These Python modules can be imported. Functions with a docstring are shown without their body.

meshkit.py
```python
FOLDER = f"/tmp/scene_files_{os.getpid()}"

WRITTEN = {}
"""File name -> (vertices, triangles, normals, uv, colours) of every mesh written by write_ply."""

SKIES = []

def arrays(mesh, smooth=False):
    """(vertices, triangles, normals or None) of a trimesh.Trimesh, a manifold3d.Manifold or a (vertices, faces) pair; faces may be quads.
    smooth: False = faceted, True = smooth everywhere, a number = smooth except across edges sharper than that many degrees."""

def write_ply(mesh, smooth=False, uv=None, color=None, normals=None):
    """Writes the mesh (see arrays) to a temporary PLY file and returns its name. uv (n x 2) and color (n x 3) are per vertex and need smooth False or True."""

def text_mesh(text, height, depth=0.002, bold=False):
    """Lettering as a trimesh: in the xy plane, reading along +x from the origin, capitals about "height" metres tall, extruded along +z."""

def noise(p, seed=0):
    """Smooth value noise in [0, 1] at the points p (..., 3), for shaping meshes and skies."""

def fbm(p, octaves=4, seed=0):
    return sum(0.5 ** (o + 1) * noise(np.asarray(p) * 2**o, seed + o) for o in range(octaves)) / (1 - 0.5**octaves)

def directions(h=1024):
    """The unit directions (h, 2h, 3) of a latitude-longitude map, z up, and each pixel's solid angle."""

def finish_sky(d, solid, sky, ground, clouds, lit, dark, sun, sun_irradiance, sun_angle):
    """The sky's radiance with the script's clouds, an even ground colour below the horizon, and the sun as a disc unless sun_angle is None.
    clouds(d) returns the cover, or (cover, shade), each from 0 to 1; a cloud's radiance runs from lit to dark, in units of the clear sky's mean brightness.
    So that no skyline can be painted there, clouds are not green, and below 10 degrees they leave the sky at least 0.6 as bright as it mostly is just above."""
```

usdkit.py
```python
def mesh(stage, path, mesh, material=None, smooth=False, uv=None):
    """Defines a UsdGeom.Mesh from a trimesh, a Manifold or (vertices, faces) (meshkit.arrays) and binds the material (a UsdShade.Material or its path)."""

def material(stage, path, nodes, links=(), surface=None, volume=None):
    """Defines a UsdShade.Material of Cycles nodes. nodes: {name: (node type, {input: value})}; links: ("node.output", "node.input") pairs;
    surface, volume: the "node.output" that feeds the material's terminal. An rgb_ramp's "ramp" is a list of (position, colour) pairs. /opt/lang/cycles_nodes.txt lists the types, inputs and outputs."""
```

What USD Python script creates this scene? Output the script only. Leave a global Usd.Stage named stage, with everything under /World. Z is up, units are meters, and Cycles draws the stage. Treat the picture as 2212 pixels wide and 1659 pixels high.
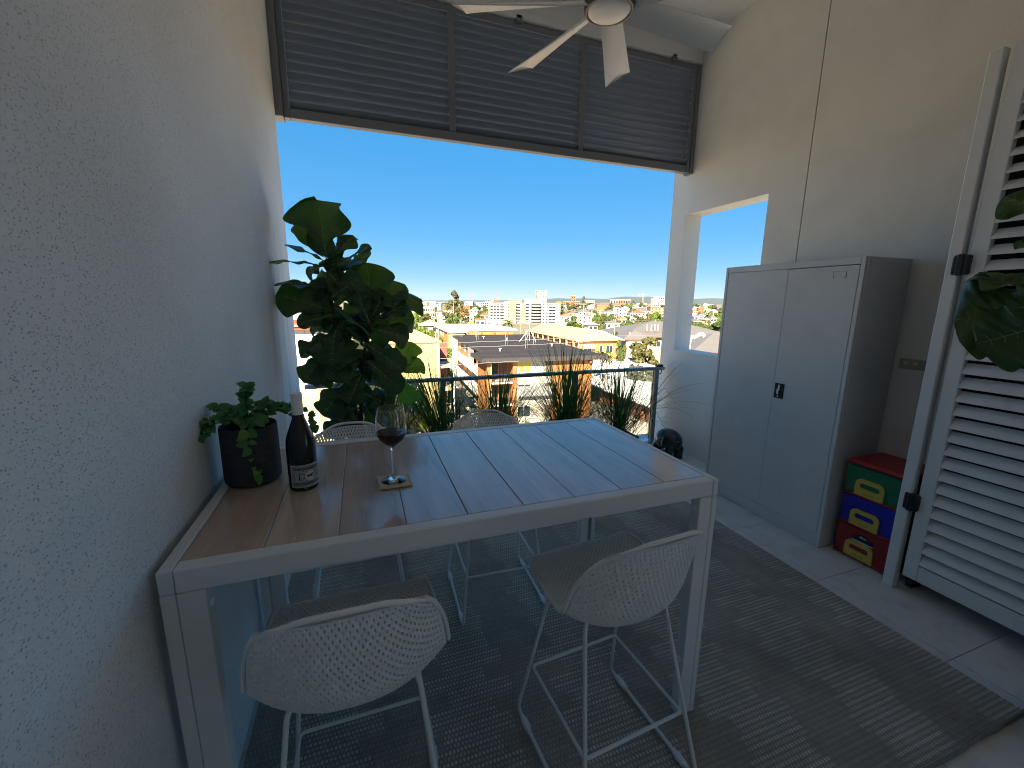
import math, random
import numpy as np
import trimesh
import usdkit, meshkit
from pxr import Usd, UsdGeom, UsdLux, UsdShade, Gf, Sdf, Vt

stage = Usd.Stage.CreateInMemory()
UsdGeom.SetStageUpAxis(stage, UsdGeom.Tokens.z)
UsdGeom.SetStageMetersPerUnit(stage, 1.0)
UsdGeom.Xform.Define(stage, '/World')
UsdGeom.Scope.Define(stage, '/World/Looks')
PI = math.pi

# ---------------------------------------------------------------- camera, sky, sun, exposure
EXPOSURE = 2.42
SKY = 0.128
SUN = 1.08
SUN_ELEV, SUN_AZ = math.radians(37.0), math.atan2(-0.515, -0.857)   # azimuth clockwise from +y
EYE = np.array([0.0, 0.0, 1.5455])
FOCAL = 906.0 / 1106.0
_y, _p, _r = np.radians([19.7, 11.2, 0.59])
FWD = np.array([math.sin(_y) * math.cos(_p), math.cos(_y) * math.cos(_p), -math.sin(_p)])
_R = np.array([math.cos(_y), -math.sin(_y), 0.0])
_U = np.cross(_R, FWD)
RIGHT = _R * math.cos(_r) + _U * math.sin(_r)
UP = -_R * math.sin(_r) + _U * math.cos(_r)
FLAT = np.array([math.sin(_y), math.cos(_y), 0.0])

cam = UsdGeom.Camera.Define(stage, '/World/camera')
cam.CreateHorizontalApertureAttr(36.0)
cam.CreateVerticalApertureAttr(27.0)
cam.CreateFocalLengthAttr(18.0 * FOCAL)
cam.CreateClippingRangeAttr(Gf.Vec2f(0.05, 60000.0))
cam.CreateExposureAttr(EXPOSURE)
_m = Gf.Matrix4d(*[float(v) for v in (*RIGHT, 0, *UP, 0, *(-FWD), 0, *EYE, 1)])
cam.AddTransformOp().Set(_m)

sun_dir = np.array([math.cos(SUN_ELEV) * math.sin(SUN_AZ), math.cos(SUN_ELEV) * math.cos(SUN_AZ), math.sin(SUN_ELEV)])
sky_mat = usdkit.material(stage, '/World/Looks/sky_air', {
    'tex': ('sky_texture', {'sky_type': 'single_scattering', 'sun_disc': False, 'sun_elevation': SUN_ELEV, 'sun_rotation': SUN_AZ,
                            'altitude': 30.0, 'air_density': 0.4, 'aerosol_density': 0.0, 'ozone_density': 5.0}),
    'soft': ('gamma', {'gamma': 0.22}), 'deep': ('hsv', {'saturation': 3.25}),
    'bg': ('background_shader', {'strength': SKY})}, [('tex.color', 'soft.color'), ('soft.color', 'deep.color'), ('deep.color', 'bg.color')], surface='bg.background')
dome = UsdLux.DomeLight.Define(stage, '/World/sky')
UsdShade.MaterialBindingAPI.Apply(dome.GetPrim()).Bind(sky_mat)
dome.GetPrim().SetCustomDataByKey('kind', 'structure')
sun = UsdLux.DistantLight.Define(stage, '/World/sun')
sun.CreateIntensityAttr(SUN)
sun.CreateAngleAttr(0.53)
sun.CreateNormalizeAttr(True)
sun.CreateColorAttr(Gf.Vec3f(1.0, 0.83, 0.62))
_z = sun_dir
_x = np.cross([0, 0, 1], _z); _x /= np.linalg.norm(_x)
_yv = np.cross(_z, _x)
sun.AddTransformOp().Set(Gf.Matrix4d(*[float(v) for v in (*_x, 0, *_yv, 0, *_z, 0, 0, 0, 0, 1)]))

# ---------------------------------------------------------------- helpers
USED = {}
def numbered(parent, name):
    k = (parent, name)
    n = USED.get(k, -1) + 1
    USED[k] = n
    return f'{parent}/{name}' if n == 0 else f'{parent}/{name}_{n:03d}'

def tag(prim, label=None, cat=None, group=None, kind=None):
    for k, v in (('label', label), ('category', cat), ('group', group), ('kind', kind)):
        if v:
            prim.SetCustomDataByKey(k, v)

def thing(name, label, cat, loc=(0, 0, 0), rotz=0.0, group=None, scale=None, kind=None, parent='/World'):
    path = numbered(parent, name)
    x = UsdGeom.Xform.Define(stage, path)
    x.AddTranslateOp().Set(Gf.Vec3d(*[float(v) for v in loc]))
    if rotz:
        x.AddRotateZOp().Set(float(rotz))
    if scale is not None:
        s = (scale,) * 3 if np.isscalar(scale) else scale
        x.AddScaleOp().Set(Gf.Vec3f(*[float(v) for v in s]))
    tag(x.GetPrim(), label, cat, group, kind)
    return path

def copy_of(src, name, label, cat, loc, rotz=0.0, group=None, scale=None):
    path = thing(name, label, cat, loc, rotz, group, scale)
    p = stage.GetPrimAtPath(path)
    p.GetReferences().AddInternalReference(src)
    p.SetInstanceable(True)
    return path

def part(parent, name, mesh, mat, label=None, smooth=False, kind=None, uv=None):
    if isinstance(mesh, MB):
        mesh = mesh.arrays()
    path = numbered(parent, name)
    g = usdkit.mesh(stage, path, mesh, MAT[mat] if isinstance(mat, str) else mat, smooth=smooth, uv=uv)
    if label or kind:
        tag(g.GetPrim(), label, None, None, kind)
    return path

def solo(name, mesh, mat, label=None, cat=None, group=None, kind=None, smooth=False):
    path = part('/World', name, mesh, mat, smooth=smooth)
    tag(stage.GetPrimAtPath(path), label, cat, group, kind)
    return path

class MB:
    """Collects shapes that become one mesh."""
    def __init__(self):
        self.v, self.f, self.n = [], [], 0
    def add(self, v, f):
        v = np.asarray(v, float).reshape(-1, 3); f = np.asarray(f, int)
        if f.shape[1] == 4:
            f = np.vstack([f[:, [0, 1, 2]], f[:, [0, 2, 3]]])
        self.v.append(v); self.f.append(f + self.n); self.n += len(v)
        return self
    def mesh(self, m, T=None):
        v = np.array(m.vertices)
        if T is not None:
            v = v @ T[:3, :3].T + T[:3, 3]
        return self.add(v, m.faces)
    def arrays(self):
        return np.vstack(self.v), np.vstack(self.f)
    def box(self, x0, x1, y0, y1, z0, z1, c=0.0):
        if c <= 0:
            v = [(x, y, z) for x in (x0, x1) for y in (y0, y1) for z in (z0, z1)]
            f = [(0, 1, 3, 2), (4, 6, 7, 5), (0, 4, 5, 1), (2, 3, 7, 6), (0, 2, 6, 4), (1, 5, 7, 3)]
            return self.add(v, f)
        V, Fc = _chamfer()
        lo, hi = np.array([x0, y0, z0], float), np.array([x1, y1, z1], float)
        c = min(c, (hi - lo).min() * 0.45)
        v = np.where(V[..., 0] > 0, hi, lo) - np.sign(V[..., 0]) * V[..., 1] * c
        return self.add(v, Fc)
    def obox(self, ctr, ax, ay, az, sx, sy, sz, c=0.0):
        b = MB().box(-sx / 2, sx / 2, -sy / 2, sy / 2, -sz / 2, sz / 2, c)
        v, f = b.arrays()
        R = np.stack([np.asarray(a, float) / np.linalg.norm(a) for a in (ax, ay, az)], 1)
        return self.add(v @ R.T + np.asarray(ctr, float), f)
    def tube(self, pts, r, n=10, close=False, caps=True):
        pts = np.asarray(pts, float); k = len(pts)
        rr = np.full(k, r, float) if np.isscalar(r) else np.asarray(r, float)
        if close:
            t = np.roll(pts, -1, 0) - np.roll(pts, 1, 0)
        else:
            t = np.gradient(pts, axis=0)
        t /= np.maximum(np.linalg.norm(t, axis=1, keepdims=True), 1e-9)
        ref = np.array([0, 0, 1.0]) if abs(t[0, 2]) < 0.9 else np.array([1.0, 0, 0])
        a = np.cross(t[0], ref); a /= np.linalg.norm(a)
        vs = []
        for i in range(k):
            a = a - t[i] * (a @ t[i]); a /= np.linalg.norm(a)
            b = np.cross(t[i], a)
            th = np.arange(n) / n * 2 * PI
            vs.append(pts[i] + rr[i] * (np.cos(th)[:, None] * a + np.sin(th)[:, None] * b))
        v = np.vstack(vs); f = []
        for i in range(k if close else k - 1):
            j = (i + 1) % k
            for q in range(n):
                p = (q + 1) % n
                f.append((i * n + q, i * n + p, j * n + p, j * n + q))
        self.add(v, f)
        if caps and not close:
            for i, s in ((0, -1), (k - 1, 1)):
                c0 = [(0, p + 1, q + 1) if s > 0 else (0, q + 1, p + 1) for q in range(n) for p in [(q + 1) % n]]
                self.add(np.vstack([pts[i][None], vs[i]]), [(a_, c_, b_) for a_, b_, c_ in c0])
        return self
    def lathe(self, prof, n=32, ctr=(0, 0, 0)):
        prof = np.asarray(prof, float); k = len(prof)
        th = np.arange(n) / n * 2 * PI
        v = np.stack([prof[:, None, 0] * np.cos(th), prof[:, None, 0] * np.sin(th), np.repeat(prof[:, 1:2], n, 1)], -1).reshape(-1, 3) + np.asarray(ctr, float)
        f = [(i * n + q, i * n + (q + 1) % n, (i + 1) * n + (q + 1) % n, (i + 1) * n + q) for i in range(k - 1) for q in range(n)]
        return self.add(v, f)
    def prism(self, poly, T, depth):
        """A polygon (list of 2D points, convex or not) in the local xy plane of matrix T, extruded along local z."""
        import shapely
        m = trimesh.creation.extrude_polygon(shapely.Polygon(poly) if not hasattr(poly, 'exterior') else poly, depth, engine='earcut')
        return self.mesh(m, T)

_CH = []
def _chamfer():
    if not _CH:
        s = np.array([(x, y, z) for x in (-1, 1) for y in (-1, 1) for z in (-1, 1)], float)
        pts, off = [], []
        for q in s:
            for k in range(3):
                o = np.ones(3); o[k] = 0
                pts.append(q); off.append(o)
        pts, off = np.array(pts), np.array(off)
        h = trimesh.convex.convex_hull(trimesh.Trimesh(pts - pts * off * 0.2, [[0, 1, 2]], process=False))
        d = np.linalg.norm((pts - pts * off * 0.2)[:, None] - np.array(h.vertices)[None], axis=-1)
        back = d.argmin(0)
        _CH.append((np.stack([pts, off], -1), back[np.array(h.faces)]))
    return _CH[0]

def frame(o, x, y):
    x = np.asarray(x, float); x = x / np.linalg.norm(x)
    y = np.asarray(y, float); y = y - x * (x @ y); y = y / np.linalg.norm(y)
    T = np.eye(4); T[:3, 0], T[:3, 1], T[:3, 2], T[:3, 3] = x, y, np.cross(x, y), o
    return T

def rpoly(x0, x1, y0, y1, r, n=5):
    r = min(r, (x1 - x0) / 2 - 1e-5, (y1 - y0) / 2 - 1e-5)
    out = []
    for cx, cy, a in ((x1 - r, y1 - r, 0), (x0 + r, y1 - r, 90), (x0 + r, y0 + r, 180), (x1 - r, y0 + r, 270)):
        for k in range(n + 1):
            t = math.radians(a + 90 * k / n)
            out.append((cx + r * math.cos(t), cy + r * math.sin(t)))
    return out

def bend(pts, r=0.03, n=5):
    """A polyline with rounded corners."""
    pts = [np.asarray(p, float) for p in pts]
    out = [pts[0]]
    for a, b, c in zip(pts, pts[1:], pts[2:]):
        u, w = a - b, c - b
        lu, lw = np.linalg.norm(u), np.linalg.norm(w)
        d = min(r, lu * 0.45, lw * 0.45)
        p, q = b + u / lu * d, b + w / lw * d
        for k in range(n + 1):
            t = k / n
            out.append((1 - t) ** 2 * p + 2 * t * (1 - t) * b + t * t * q)
    out.append(pts[-1])
    return np.array(out)

def spot(px, py, dist):
    """The point of the world that the eye sees in direction (px, py), dist metres ahead on the ground plan."""
    d = RIGHT * (px - 1106.0) / 906.0 - UP * (py - 829.5) / 906.0 + FWD
    return EYE + d * dist / (d @ FLAT)

# ---------------------------------------------------------------- materials
MAT = {}
def look(name, color, rough=0.5, spec=0.5, metal=0.0, vary=None, bump=None, coat=0.0, extra=None, world=True, dirt=None):
    """color; vary = (other colour, scale, stretch xyz, contrast); bump = (scale, distance, stretch); dirt = (colour, scale, amount)."""
    nodes = {'p': ('principled_bsdf', {'base_color': color, 'roughness': rough, 'specular_ior_level': spec, 'metallic': metal, 'coat_weight': coat, **(extra or {})})}
    links = []
    src = 'geo.position' if world else 'tc.object'
    if vary or bump or dirt:
        nodes['geo' if world else 'tc'] = ('geometry', {}) if world else ('texture_coordinate', {})
    col = None
    if vary:
        c2, sc, st, ct = vary
        nodes['m1'] = ('mapping', {'scale': st})
        nodes['n1'] = ('noise_texture', {'scale': sc, 'detail': 5.0, 'roughness': 0.6})
        nodes['r1'] = ('map_range', {'from_min': 0.5 - 0.5 / ct, 'from_max': 0.5 + 0.5 / ct, 'to_min': 0.0, 'to_max': 1.0, 'clamp': True})
        nodes['x1'] = ('mix', {'color1': color, 'color2': c2})
        links += [(src, 'm1.vector'), ('m1.vector', 'n1.vector'), ('n1.fac', 'r1.value'), ('r1.result', 'x1.fac')]
        col = 'x1.color'
    if dirt:
        c3, sc, am = dirt
        nodes['n3'] = ('noise_texture', {'scale': sc, 'detail': 3.0, 'roughness': 0.6})
        nodes['r3'] = ('map_range', {'from_min': 0.5, 'from_max': 0.78, 'to_min': 0.0, 'to_max': am, 'clamp': True})
        nodes['x3'] = ('mix', {'color1': color, 'color2': c3})
        links += [(src, 'n3.vector'), ('n3.fac', 'r3.value'), ('r3.result', 'x3.fac')]
        if col:
            links += [(col, 'x3.color1')]
        col = 'x3.color'
    if col:
        links += [(col, 'p.base_color')]
    if bump:
        sc, di, st = bump
        nodes['m2'] = ('mapping', {'scale': st})
        nodes['n2'] = ('noise_texture', {'scale': sc, 'detail': 4.0, 'roughness': 0.55})
        nodes['b2'] = ('bump', {'distance': di, 'strength': 1.0})
        links += [(src, 'm2.vector'), ('m2.vector', 'n2.vector'), ('n2.fac', 'b2.height'), ('b2.normal', 'p.normal')]
    MAT[name] = usdkit.material(stage, f'/World/Looks/{name}', nodes, links, surface='p.BSDF')
    return MAT[name]

ONE = (1, 1, 1)
# rendered left wall: coarse stucco with dark pits
MAT['stucco_rough'] = usdkit.material(stage, '/World/Looks/stucco_rough', {
    'geo': ('geometry', {}),
    'big': ('noise_texture', {'scale': 1.1, 'detail': 4.0}),
    'bigr': ('map_range', {'from_min': 0.35, 'from_max': 0.7, 'to_min': 0.0, 'to_max': 1.0, 'clamp': True}),
    'base': ('mix', {'color1': (0.77, 0.765, 0.755), 'color2': (0.66, 0.645, 0.62)}),
    'map': ('mapping', {'scale': (1.0, 0.62, 1.0)}),
    'sep': ('separate_xyz', {}),
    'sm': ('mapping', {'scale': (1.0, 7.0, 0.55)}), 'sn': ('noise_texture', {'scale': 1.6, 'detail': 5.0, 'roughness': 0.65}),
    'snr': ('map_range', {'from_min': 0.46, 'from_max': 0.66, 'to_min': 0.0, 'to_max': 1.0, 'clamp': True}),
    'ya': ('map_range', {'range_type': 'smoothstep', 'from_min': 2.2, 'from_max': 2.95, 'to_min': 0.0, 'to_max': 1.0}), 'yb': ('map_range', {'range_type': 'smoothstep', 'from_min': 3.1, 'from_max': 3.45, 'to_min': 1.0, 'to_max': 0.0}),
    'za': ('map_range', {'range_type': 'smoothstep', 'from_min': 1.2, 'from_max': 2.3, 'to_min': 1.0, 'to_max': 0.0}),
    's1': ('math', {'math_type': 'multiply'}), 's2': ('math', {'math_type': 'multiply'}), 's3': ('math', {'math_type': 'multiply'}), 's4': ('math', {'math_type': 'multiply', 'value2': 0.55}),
    'shade_speckle': ('mix', {'color2': (0.33, 0.29, 0.235)}),  # soft plant shadow and speckle painted into the wall colour
    'vor': ('voronoi_texture', {'scale': 205.0, 'randomness': 1.0}),
    'vr': ('map_range', {'from_min': 0.16, 'from_max': 0.36, 'to_min': 1.0, 'to_max': 0.0, 'clamp': True}),
    'sel': ('noise_texture', {'scale': 70.0, 'detail': 3.0}),
    'selr': ('map_range', {'from_min': 0.36, 'from_max': 0.60, 'to_min': 0.0, 'to_max': 1.0, 'clamp': True}),
    'pit': ('math', {'math_type': 'multiply'}),
    'pit2': ('math', {'math_type': 'multiply', 'value2': 0.6}),
    'col': ('mix', {'color2': (0.17, 0.16, 0.15)}),
    'n2': ('noise_texture', {'scale': 120.0, 'detail': 4.0, 'roughness': 0.6}),
    'h': ('math', {'math_type': 'multiply_add', 'value2': -0.7}),
    'b': ('bump', {'distance': 0.0022, 'strength': 0.8}),
    'p': ('principled_bsdf', {'roughness': 0.9, 'specular_ior_level': 0.25})},
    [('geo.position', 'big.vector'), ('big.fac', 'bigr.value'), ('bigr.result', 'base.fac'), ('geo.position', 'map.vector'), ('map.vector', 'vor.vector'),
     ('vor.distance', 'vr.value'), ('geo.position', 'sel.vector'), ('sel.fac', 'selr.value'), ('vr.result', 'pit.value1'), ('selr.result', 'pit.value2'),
     ('pit.value', 'pit2.value1'), ('geo.position', 'sep.vector'), ('geo.position', 'sm.vector'), ('sm.vector', 'sn.vector'), ('sn.fac', 'snr.value'), ('sep.y', 'ya.value'), ('sep.y', 'yb.value'), ('sep.z', 'za.value'), ('ya.result', 's1.value1'), ('yb.result', 's1.value2'), ('s1.value', 's2.value1'), ('za.result', 's2.value2'), ('s2.value', 's3.value1'), ('snr.result', 's3.value2'), ('s3.value', 's4.value1'), ('s4.value', 'shade_speckle.fac'), ('base.color', 'shade_speckle.color1'), ('shade_speckle.color', 'col.color1'), ('pit2.value', 'col.fac'), ('geo.position', 'n2.vector'), ('pit.value', 'h.value1'), ('n2.fac', 'h.value3'),
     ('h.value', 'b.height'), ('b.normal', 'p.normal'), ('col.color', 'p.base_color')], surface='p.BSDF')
look('render_smooth', (0.80, 0.79, 0.765), 0.85, 0.3, vary=((0.74, 0.725, 0.69), 1.6, ONE, 1.6), bump=(110.0, 0.0018, ONE), dirt=((0.60, 0.575, 0.53), 2.1, 0.4))
look('ceiling_white', (0.82, 0.815, 0.80), 0.8, 0.3, vary=((0.79, 0.785, 0.77), 1.2, ONE, 1.5), bump=(60.0, 0.0008, ONE))
look('joint_seal', (0.30, 0.30, 0.29), 0.8)
look('tile_a', (0.74, 0.725, 0.7), 0.38, 0.5, vary=((0.66, 0.64, 0.615), 3.5, ONE, 1.8), bump=(45.0, 0.0006, ONE), dirt=((0.33, 0.31, 0.28), 9.0, 0.5))
look('tile_b', (0.71, 0.7, 0.68), 0.40, 0.5, vary=((0.64, 0.62, 0.60), 2.9, ONE, 1.8), bump=(45.0, 0.0006, ONE), dirt=((0.33, 0.31, 0.28), 7.0, 0.5))
look('grout', (0.24, 0.23, 0.215), 0.9, 0.2, bump=(200.0, 0.001, ONE))
look('charcoal_metal', (0.20, 0.215, 0.245), 0.45, 0.5, vary=((0.18, 0.195, 0.22), 6.0, ONE, 1.5), bump=(400.0, 0.0003, ONE))
look('charcoal_slat', (0.225, 0.255, 0.305), 0.30, 0.5, vary=((0.19, 0.22, 0.265), 4.0, (0.3, 1, 1), 1.5))
look('grey_alu', (0.28, 0.29, 0.30), 0.35, 0.5, metal=0.3)
look('rubber_black', (0.012, 0.012, 0.013), 0.55)
look('plastic_black', (0.011, 0.011, 0.012), 0.35)
look('fan_white', (0.78, 0.765, 0.73), 0.35, 0.5)
look('fan_ring', (0.12, 0.11, 0.10), 0.4, metal=0.4)
look('table_metal', (0.74, 0.745, 0.74), 0.40, 0.5, vary=((0.71, 0.715, 0.71), 5.0, ONE, 1.6), bump=(500.0, 0.0002, ONE))
look('stool_plastic', (0.78, 0.775, 0.75), 0.42, 0.5, world=False)
look('stool_metal', (0.76, 0.76, 0.74), 0.38, 0.5, world=False)
look('foot_plastic', (0.8, 0.82, 0.84), 0.4, world=False)
look('cabinet_grey', (0.66, 0.67, 0.67), 0.42, 0.45, vary=((0.61, 0.615, 0.61), 2.5, ONE, 1.6), bump=(600.0, 0.00025, ONE), dirt=((0.50, 0.49, 0.46), 3.2, 0.35))
look('cabinet_gap', (0.02, 0.02, 0.02), 0.8)
look('chrome', (0.80, 0.80, 0.78), 0.35, metal=0.3)
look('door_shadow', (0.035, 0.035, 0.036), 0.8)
look('switch_button', (0.62, 0.64, 0.52), 0.4)
look('pressed_line', (0.22, 0.225, 0.23), 0.6)
look('door_dark', (0.80, 0.79, 0.77), 0.4)
look('shutter_white', (0.76, 0.765, 0.76), 0.4, 0.5, vary=((0.70, 0.70, 0.69), 5.0, ONE, 1.5))
look('plastic_red', (0.40, 0.016, 0.018), 0.33, 0.5)
look('plastic_dark_red', (0.28, 0.014, 0.014), 0.35, 0.5)
look('plastic_green', (0.012, 0.16, 0.075), 0.33, 0.5)
look('plastic_blue', (0.014, 0.022, 0.40), 0.33, 0.5)
look('plastic_yellow', (0.60, 0.44, 0.075), 0.35, 0.5)
look('ink_olive', (0.22, 0.18, 0.05), 0.6)
look('switch_plastic', (0.36, 0.38, 0.27), 0.4)
look('pot_charcoal', (0.036, 0.037, 0.042), 0.8, 0.3, vary=((0.080, 0.082, 0.09), 30.0, (1, 1, 7), 2.2), bump=(60.0, 0.0018, (1, 1, 6)))
look('soil', (0.035, 0.026, 0.018), 0.95, 0.2, bump=(90.0, 0.01, ONE))
look('bottle_glass', (0.0035, 0.0045, 0.0042), 0.06, 0.55)
look('bottle_cap', (0.88, 0.86, 0.82), 0.4, 0.5)
look('label_paper', (0.44, 0.47, 0.48), 0.6, 0.3)
look('label_pale', (0.60, 0.63, 0.62), 0.6, 0.3)
look('label_ink', (0.022, 0.03, 0.038), 0.6, 0.3)
look('cork_weave', (0.82, 0.71, 0.55), 0.8, 0.2, vary=((0.45, 0.36, 0.25), 190.0, ONE, 2.5), bump=(230.0, 0.002, ONE))
look('ornament_black', (0.016, 0.016, 0.018), 0.22, 0.55)
look('ornament_beige', (0.45, 0.38, 0.30), 0.5)
look('planter_black', (0.016, 0.016, 0.017), 0.4)
MAT['clear_glass'] = usdkit.material(stage, '/World/Looks/clear_glass', {'p': ('principled_bsdf', {'base_color': (1, 1, 1), 'roughness': 0.0, 'transmission_weight': 1.0, 'ior': 1.48})}, [], surface='p.BSDF')
MAT['red_wine'] = usdkit.material(stage, '/World/Looks/red_wine', {'p': ('principled_bsdf', {'base_color': (0.022, 0.002, 0.005), 'roughness': 0.03, 'ior': 1.34})}, [], surface='p.BSDF')
MAT['pane_glass'] = usdkit.material(stage, '/World/Looks/pane_glass', {
    'fr': ('fresnel', {'IOR': 1.5}), 't': ('transparent_bsdf', {'color': (0.93, 0.96, 0.95)}), 'g': ('glossy_bsdf', {'color': (1, 1, 1), 'roughness': 0.0}), 'm': ('mix_closure', {})},
    [('fr.fac', 'm.fac'), ('t.BSDF', 'm.closure1'), ('g.BSDF', 'm.closure2')], surface='m.closure')

def wood(name, dark, pale, seed):
    MAT[name] = usdkit.material(stage, f'/World/Looks/{name}', {
        'geo': ('geometry', {}),
        'm': ('mapping', {'scale': (9.0, 0.9, 4.0), 'location': (seed * 3.7, seed * 1.3, 0)}),
        'n': ('noise_texture', {'scale': 1.6, 'detail': 6.0, 'roughness': 0.62, 'distortion': 0.9}),
        'm2': ('mapping', {'scale': (60.0, 2.4, 10.0), 'location': (seed, seed * 2.1, 0)}),
        'n2': ('noise_texture', {'scale': 3.0, 'detail': 4.0, 'roughness': 0.6}),
        'a': ('math', {'math_type': 'multiply_add', 'value2': 0.30}),
        'rr': ('rgb_ramp', {'ramp': [(0.0, tuple(0.85 * v for v in dark)), (0.42, dark), (0.62, tuple(0.5 * (a + b) for a, b in zip(dark, pale))), (0.84, pale), (1.0, tuple(1.1 * v for v in pale))]}),
        'vk': ('voronoi_texture', {'scale': 2.4}),
        'kr': ('map_range', {'from_min': 0.01, 'from_max': 0.045, 'to_min': 0.75, 'to_max': 0.0, 'clamp': True}),
        'kx': ('mix', {'color2': tuple(0.45 * v for v in dark)}),
        'b': ('bump', {'distance': 0.0004, 'strength': 0.6}),
        'p': ('principled_bsdf', {'roughness': 0.4, 'specular_ior_level': 0.5, 'coat_weight': 0.7, 'coat_roughness': 0.12, 'coat_ior': 1.8})},
        [('geo.position', 'm.vector'), ('m.vector', 'n.vector'), ('geo.position', 'm2.vector'), ('m2.vector', 'n2.vector'), ('n2.fac', 'a.value1'), ('n.fac', 'a.value3'),
         ('a.value', 'rr.fac'), ('geo.position', 'vk.vector'), ('vk.distance', 'kr.value'), ('kr.result', 'kx.fac'), ('rr.color', 'kx.color1'), ('kx.color', 'p.base_color'),
         ('a.value', 'b.height'), ('b.normal', 'p.normal')], surface='p.BSDF')
for i, (d, l) in enumerate((((0.20, 0.138, 0.100), (0.34, 0.25, 0.190)), ((0.165, 0.11, 0.080), (0.31, 0.222, 0.168)), ((0.21, 0.15, 0.112), (0.36, 0.268, 0.206)))):
    wood(f'plank_wood_{i}', tuple(2.0 * v for v in d), tuple(1.95 * v for v in l), i * 2.3 + 0.4)

def leafmat(name, c1, c2, tr, rough=0.4, tw=0.25, scale=14.0):
    MAT[name] = usdkit.material(stage, f'/World/Looks/{name}', {
        'tc': ('texture_coordinate', {}), 'oi': ('object_info', {}),
        'n': ('noise_texture', {'scale': scale, 'detail': 3.0}),
        'x': ('mix', {'color1': c1, 'color2': c2}),
        'p': ('principled_bsdf', {'roughness': rough, 'specular_ior_level': 0.45}),
        't': ('translucent_bsdf', {'color': tr}), 'm': ('mix_closure', {'fac': tw})},
        [('tc.object', 'n.vector'), ('n.fac', 'x.fac'), ('x.color', 'p.base_color'), ('p.BSDF', 'm.closure1'), ('t.BSDF', 'm.closure2')], surface='m.closure')
leafmat('fig_leaf', (0.020, 0.050, 0.016), (0.030, 0.070, 0.022), (0.10, 0.24, 0.03), 0.36, 0.16)
leafmat('fig_leaf_young', (0.045, 0.105, 0.016), (0.06, 0.13, 0.022), (0.22, 0.42, 0.035), 0.38, 0.42)
leafmat('vine_leaf', (0.045, 0.17, 0.05), (0.09, 0.27, 0.075), (0.10, 0.26, 0.05), 0.42, 0.25)
leafmat('vine_leaf_pale', (0.12, 0.25, 0.045), (0.16, 0.30, 0.06), (0.2, 0.4, 0.06), 0.45, 0.3)
leafmat('strap_leaf', (0.018, 0.072, 0.016), (0.035, 0.12, 0.028), (0.06, 0.24, 0.03), 0.4, 0.22, 30.0)
look('leaf_vein', (0.20, 0.30, 0.10), 0.5)
look('stem_brown', (0.055, 0.035, 0.022), 0.8, 0.3, bump=(60.0, 0.003, ONE))
look('stem_green', (0.045, 0.08, 0.022), 0.6)

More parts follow.
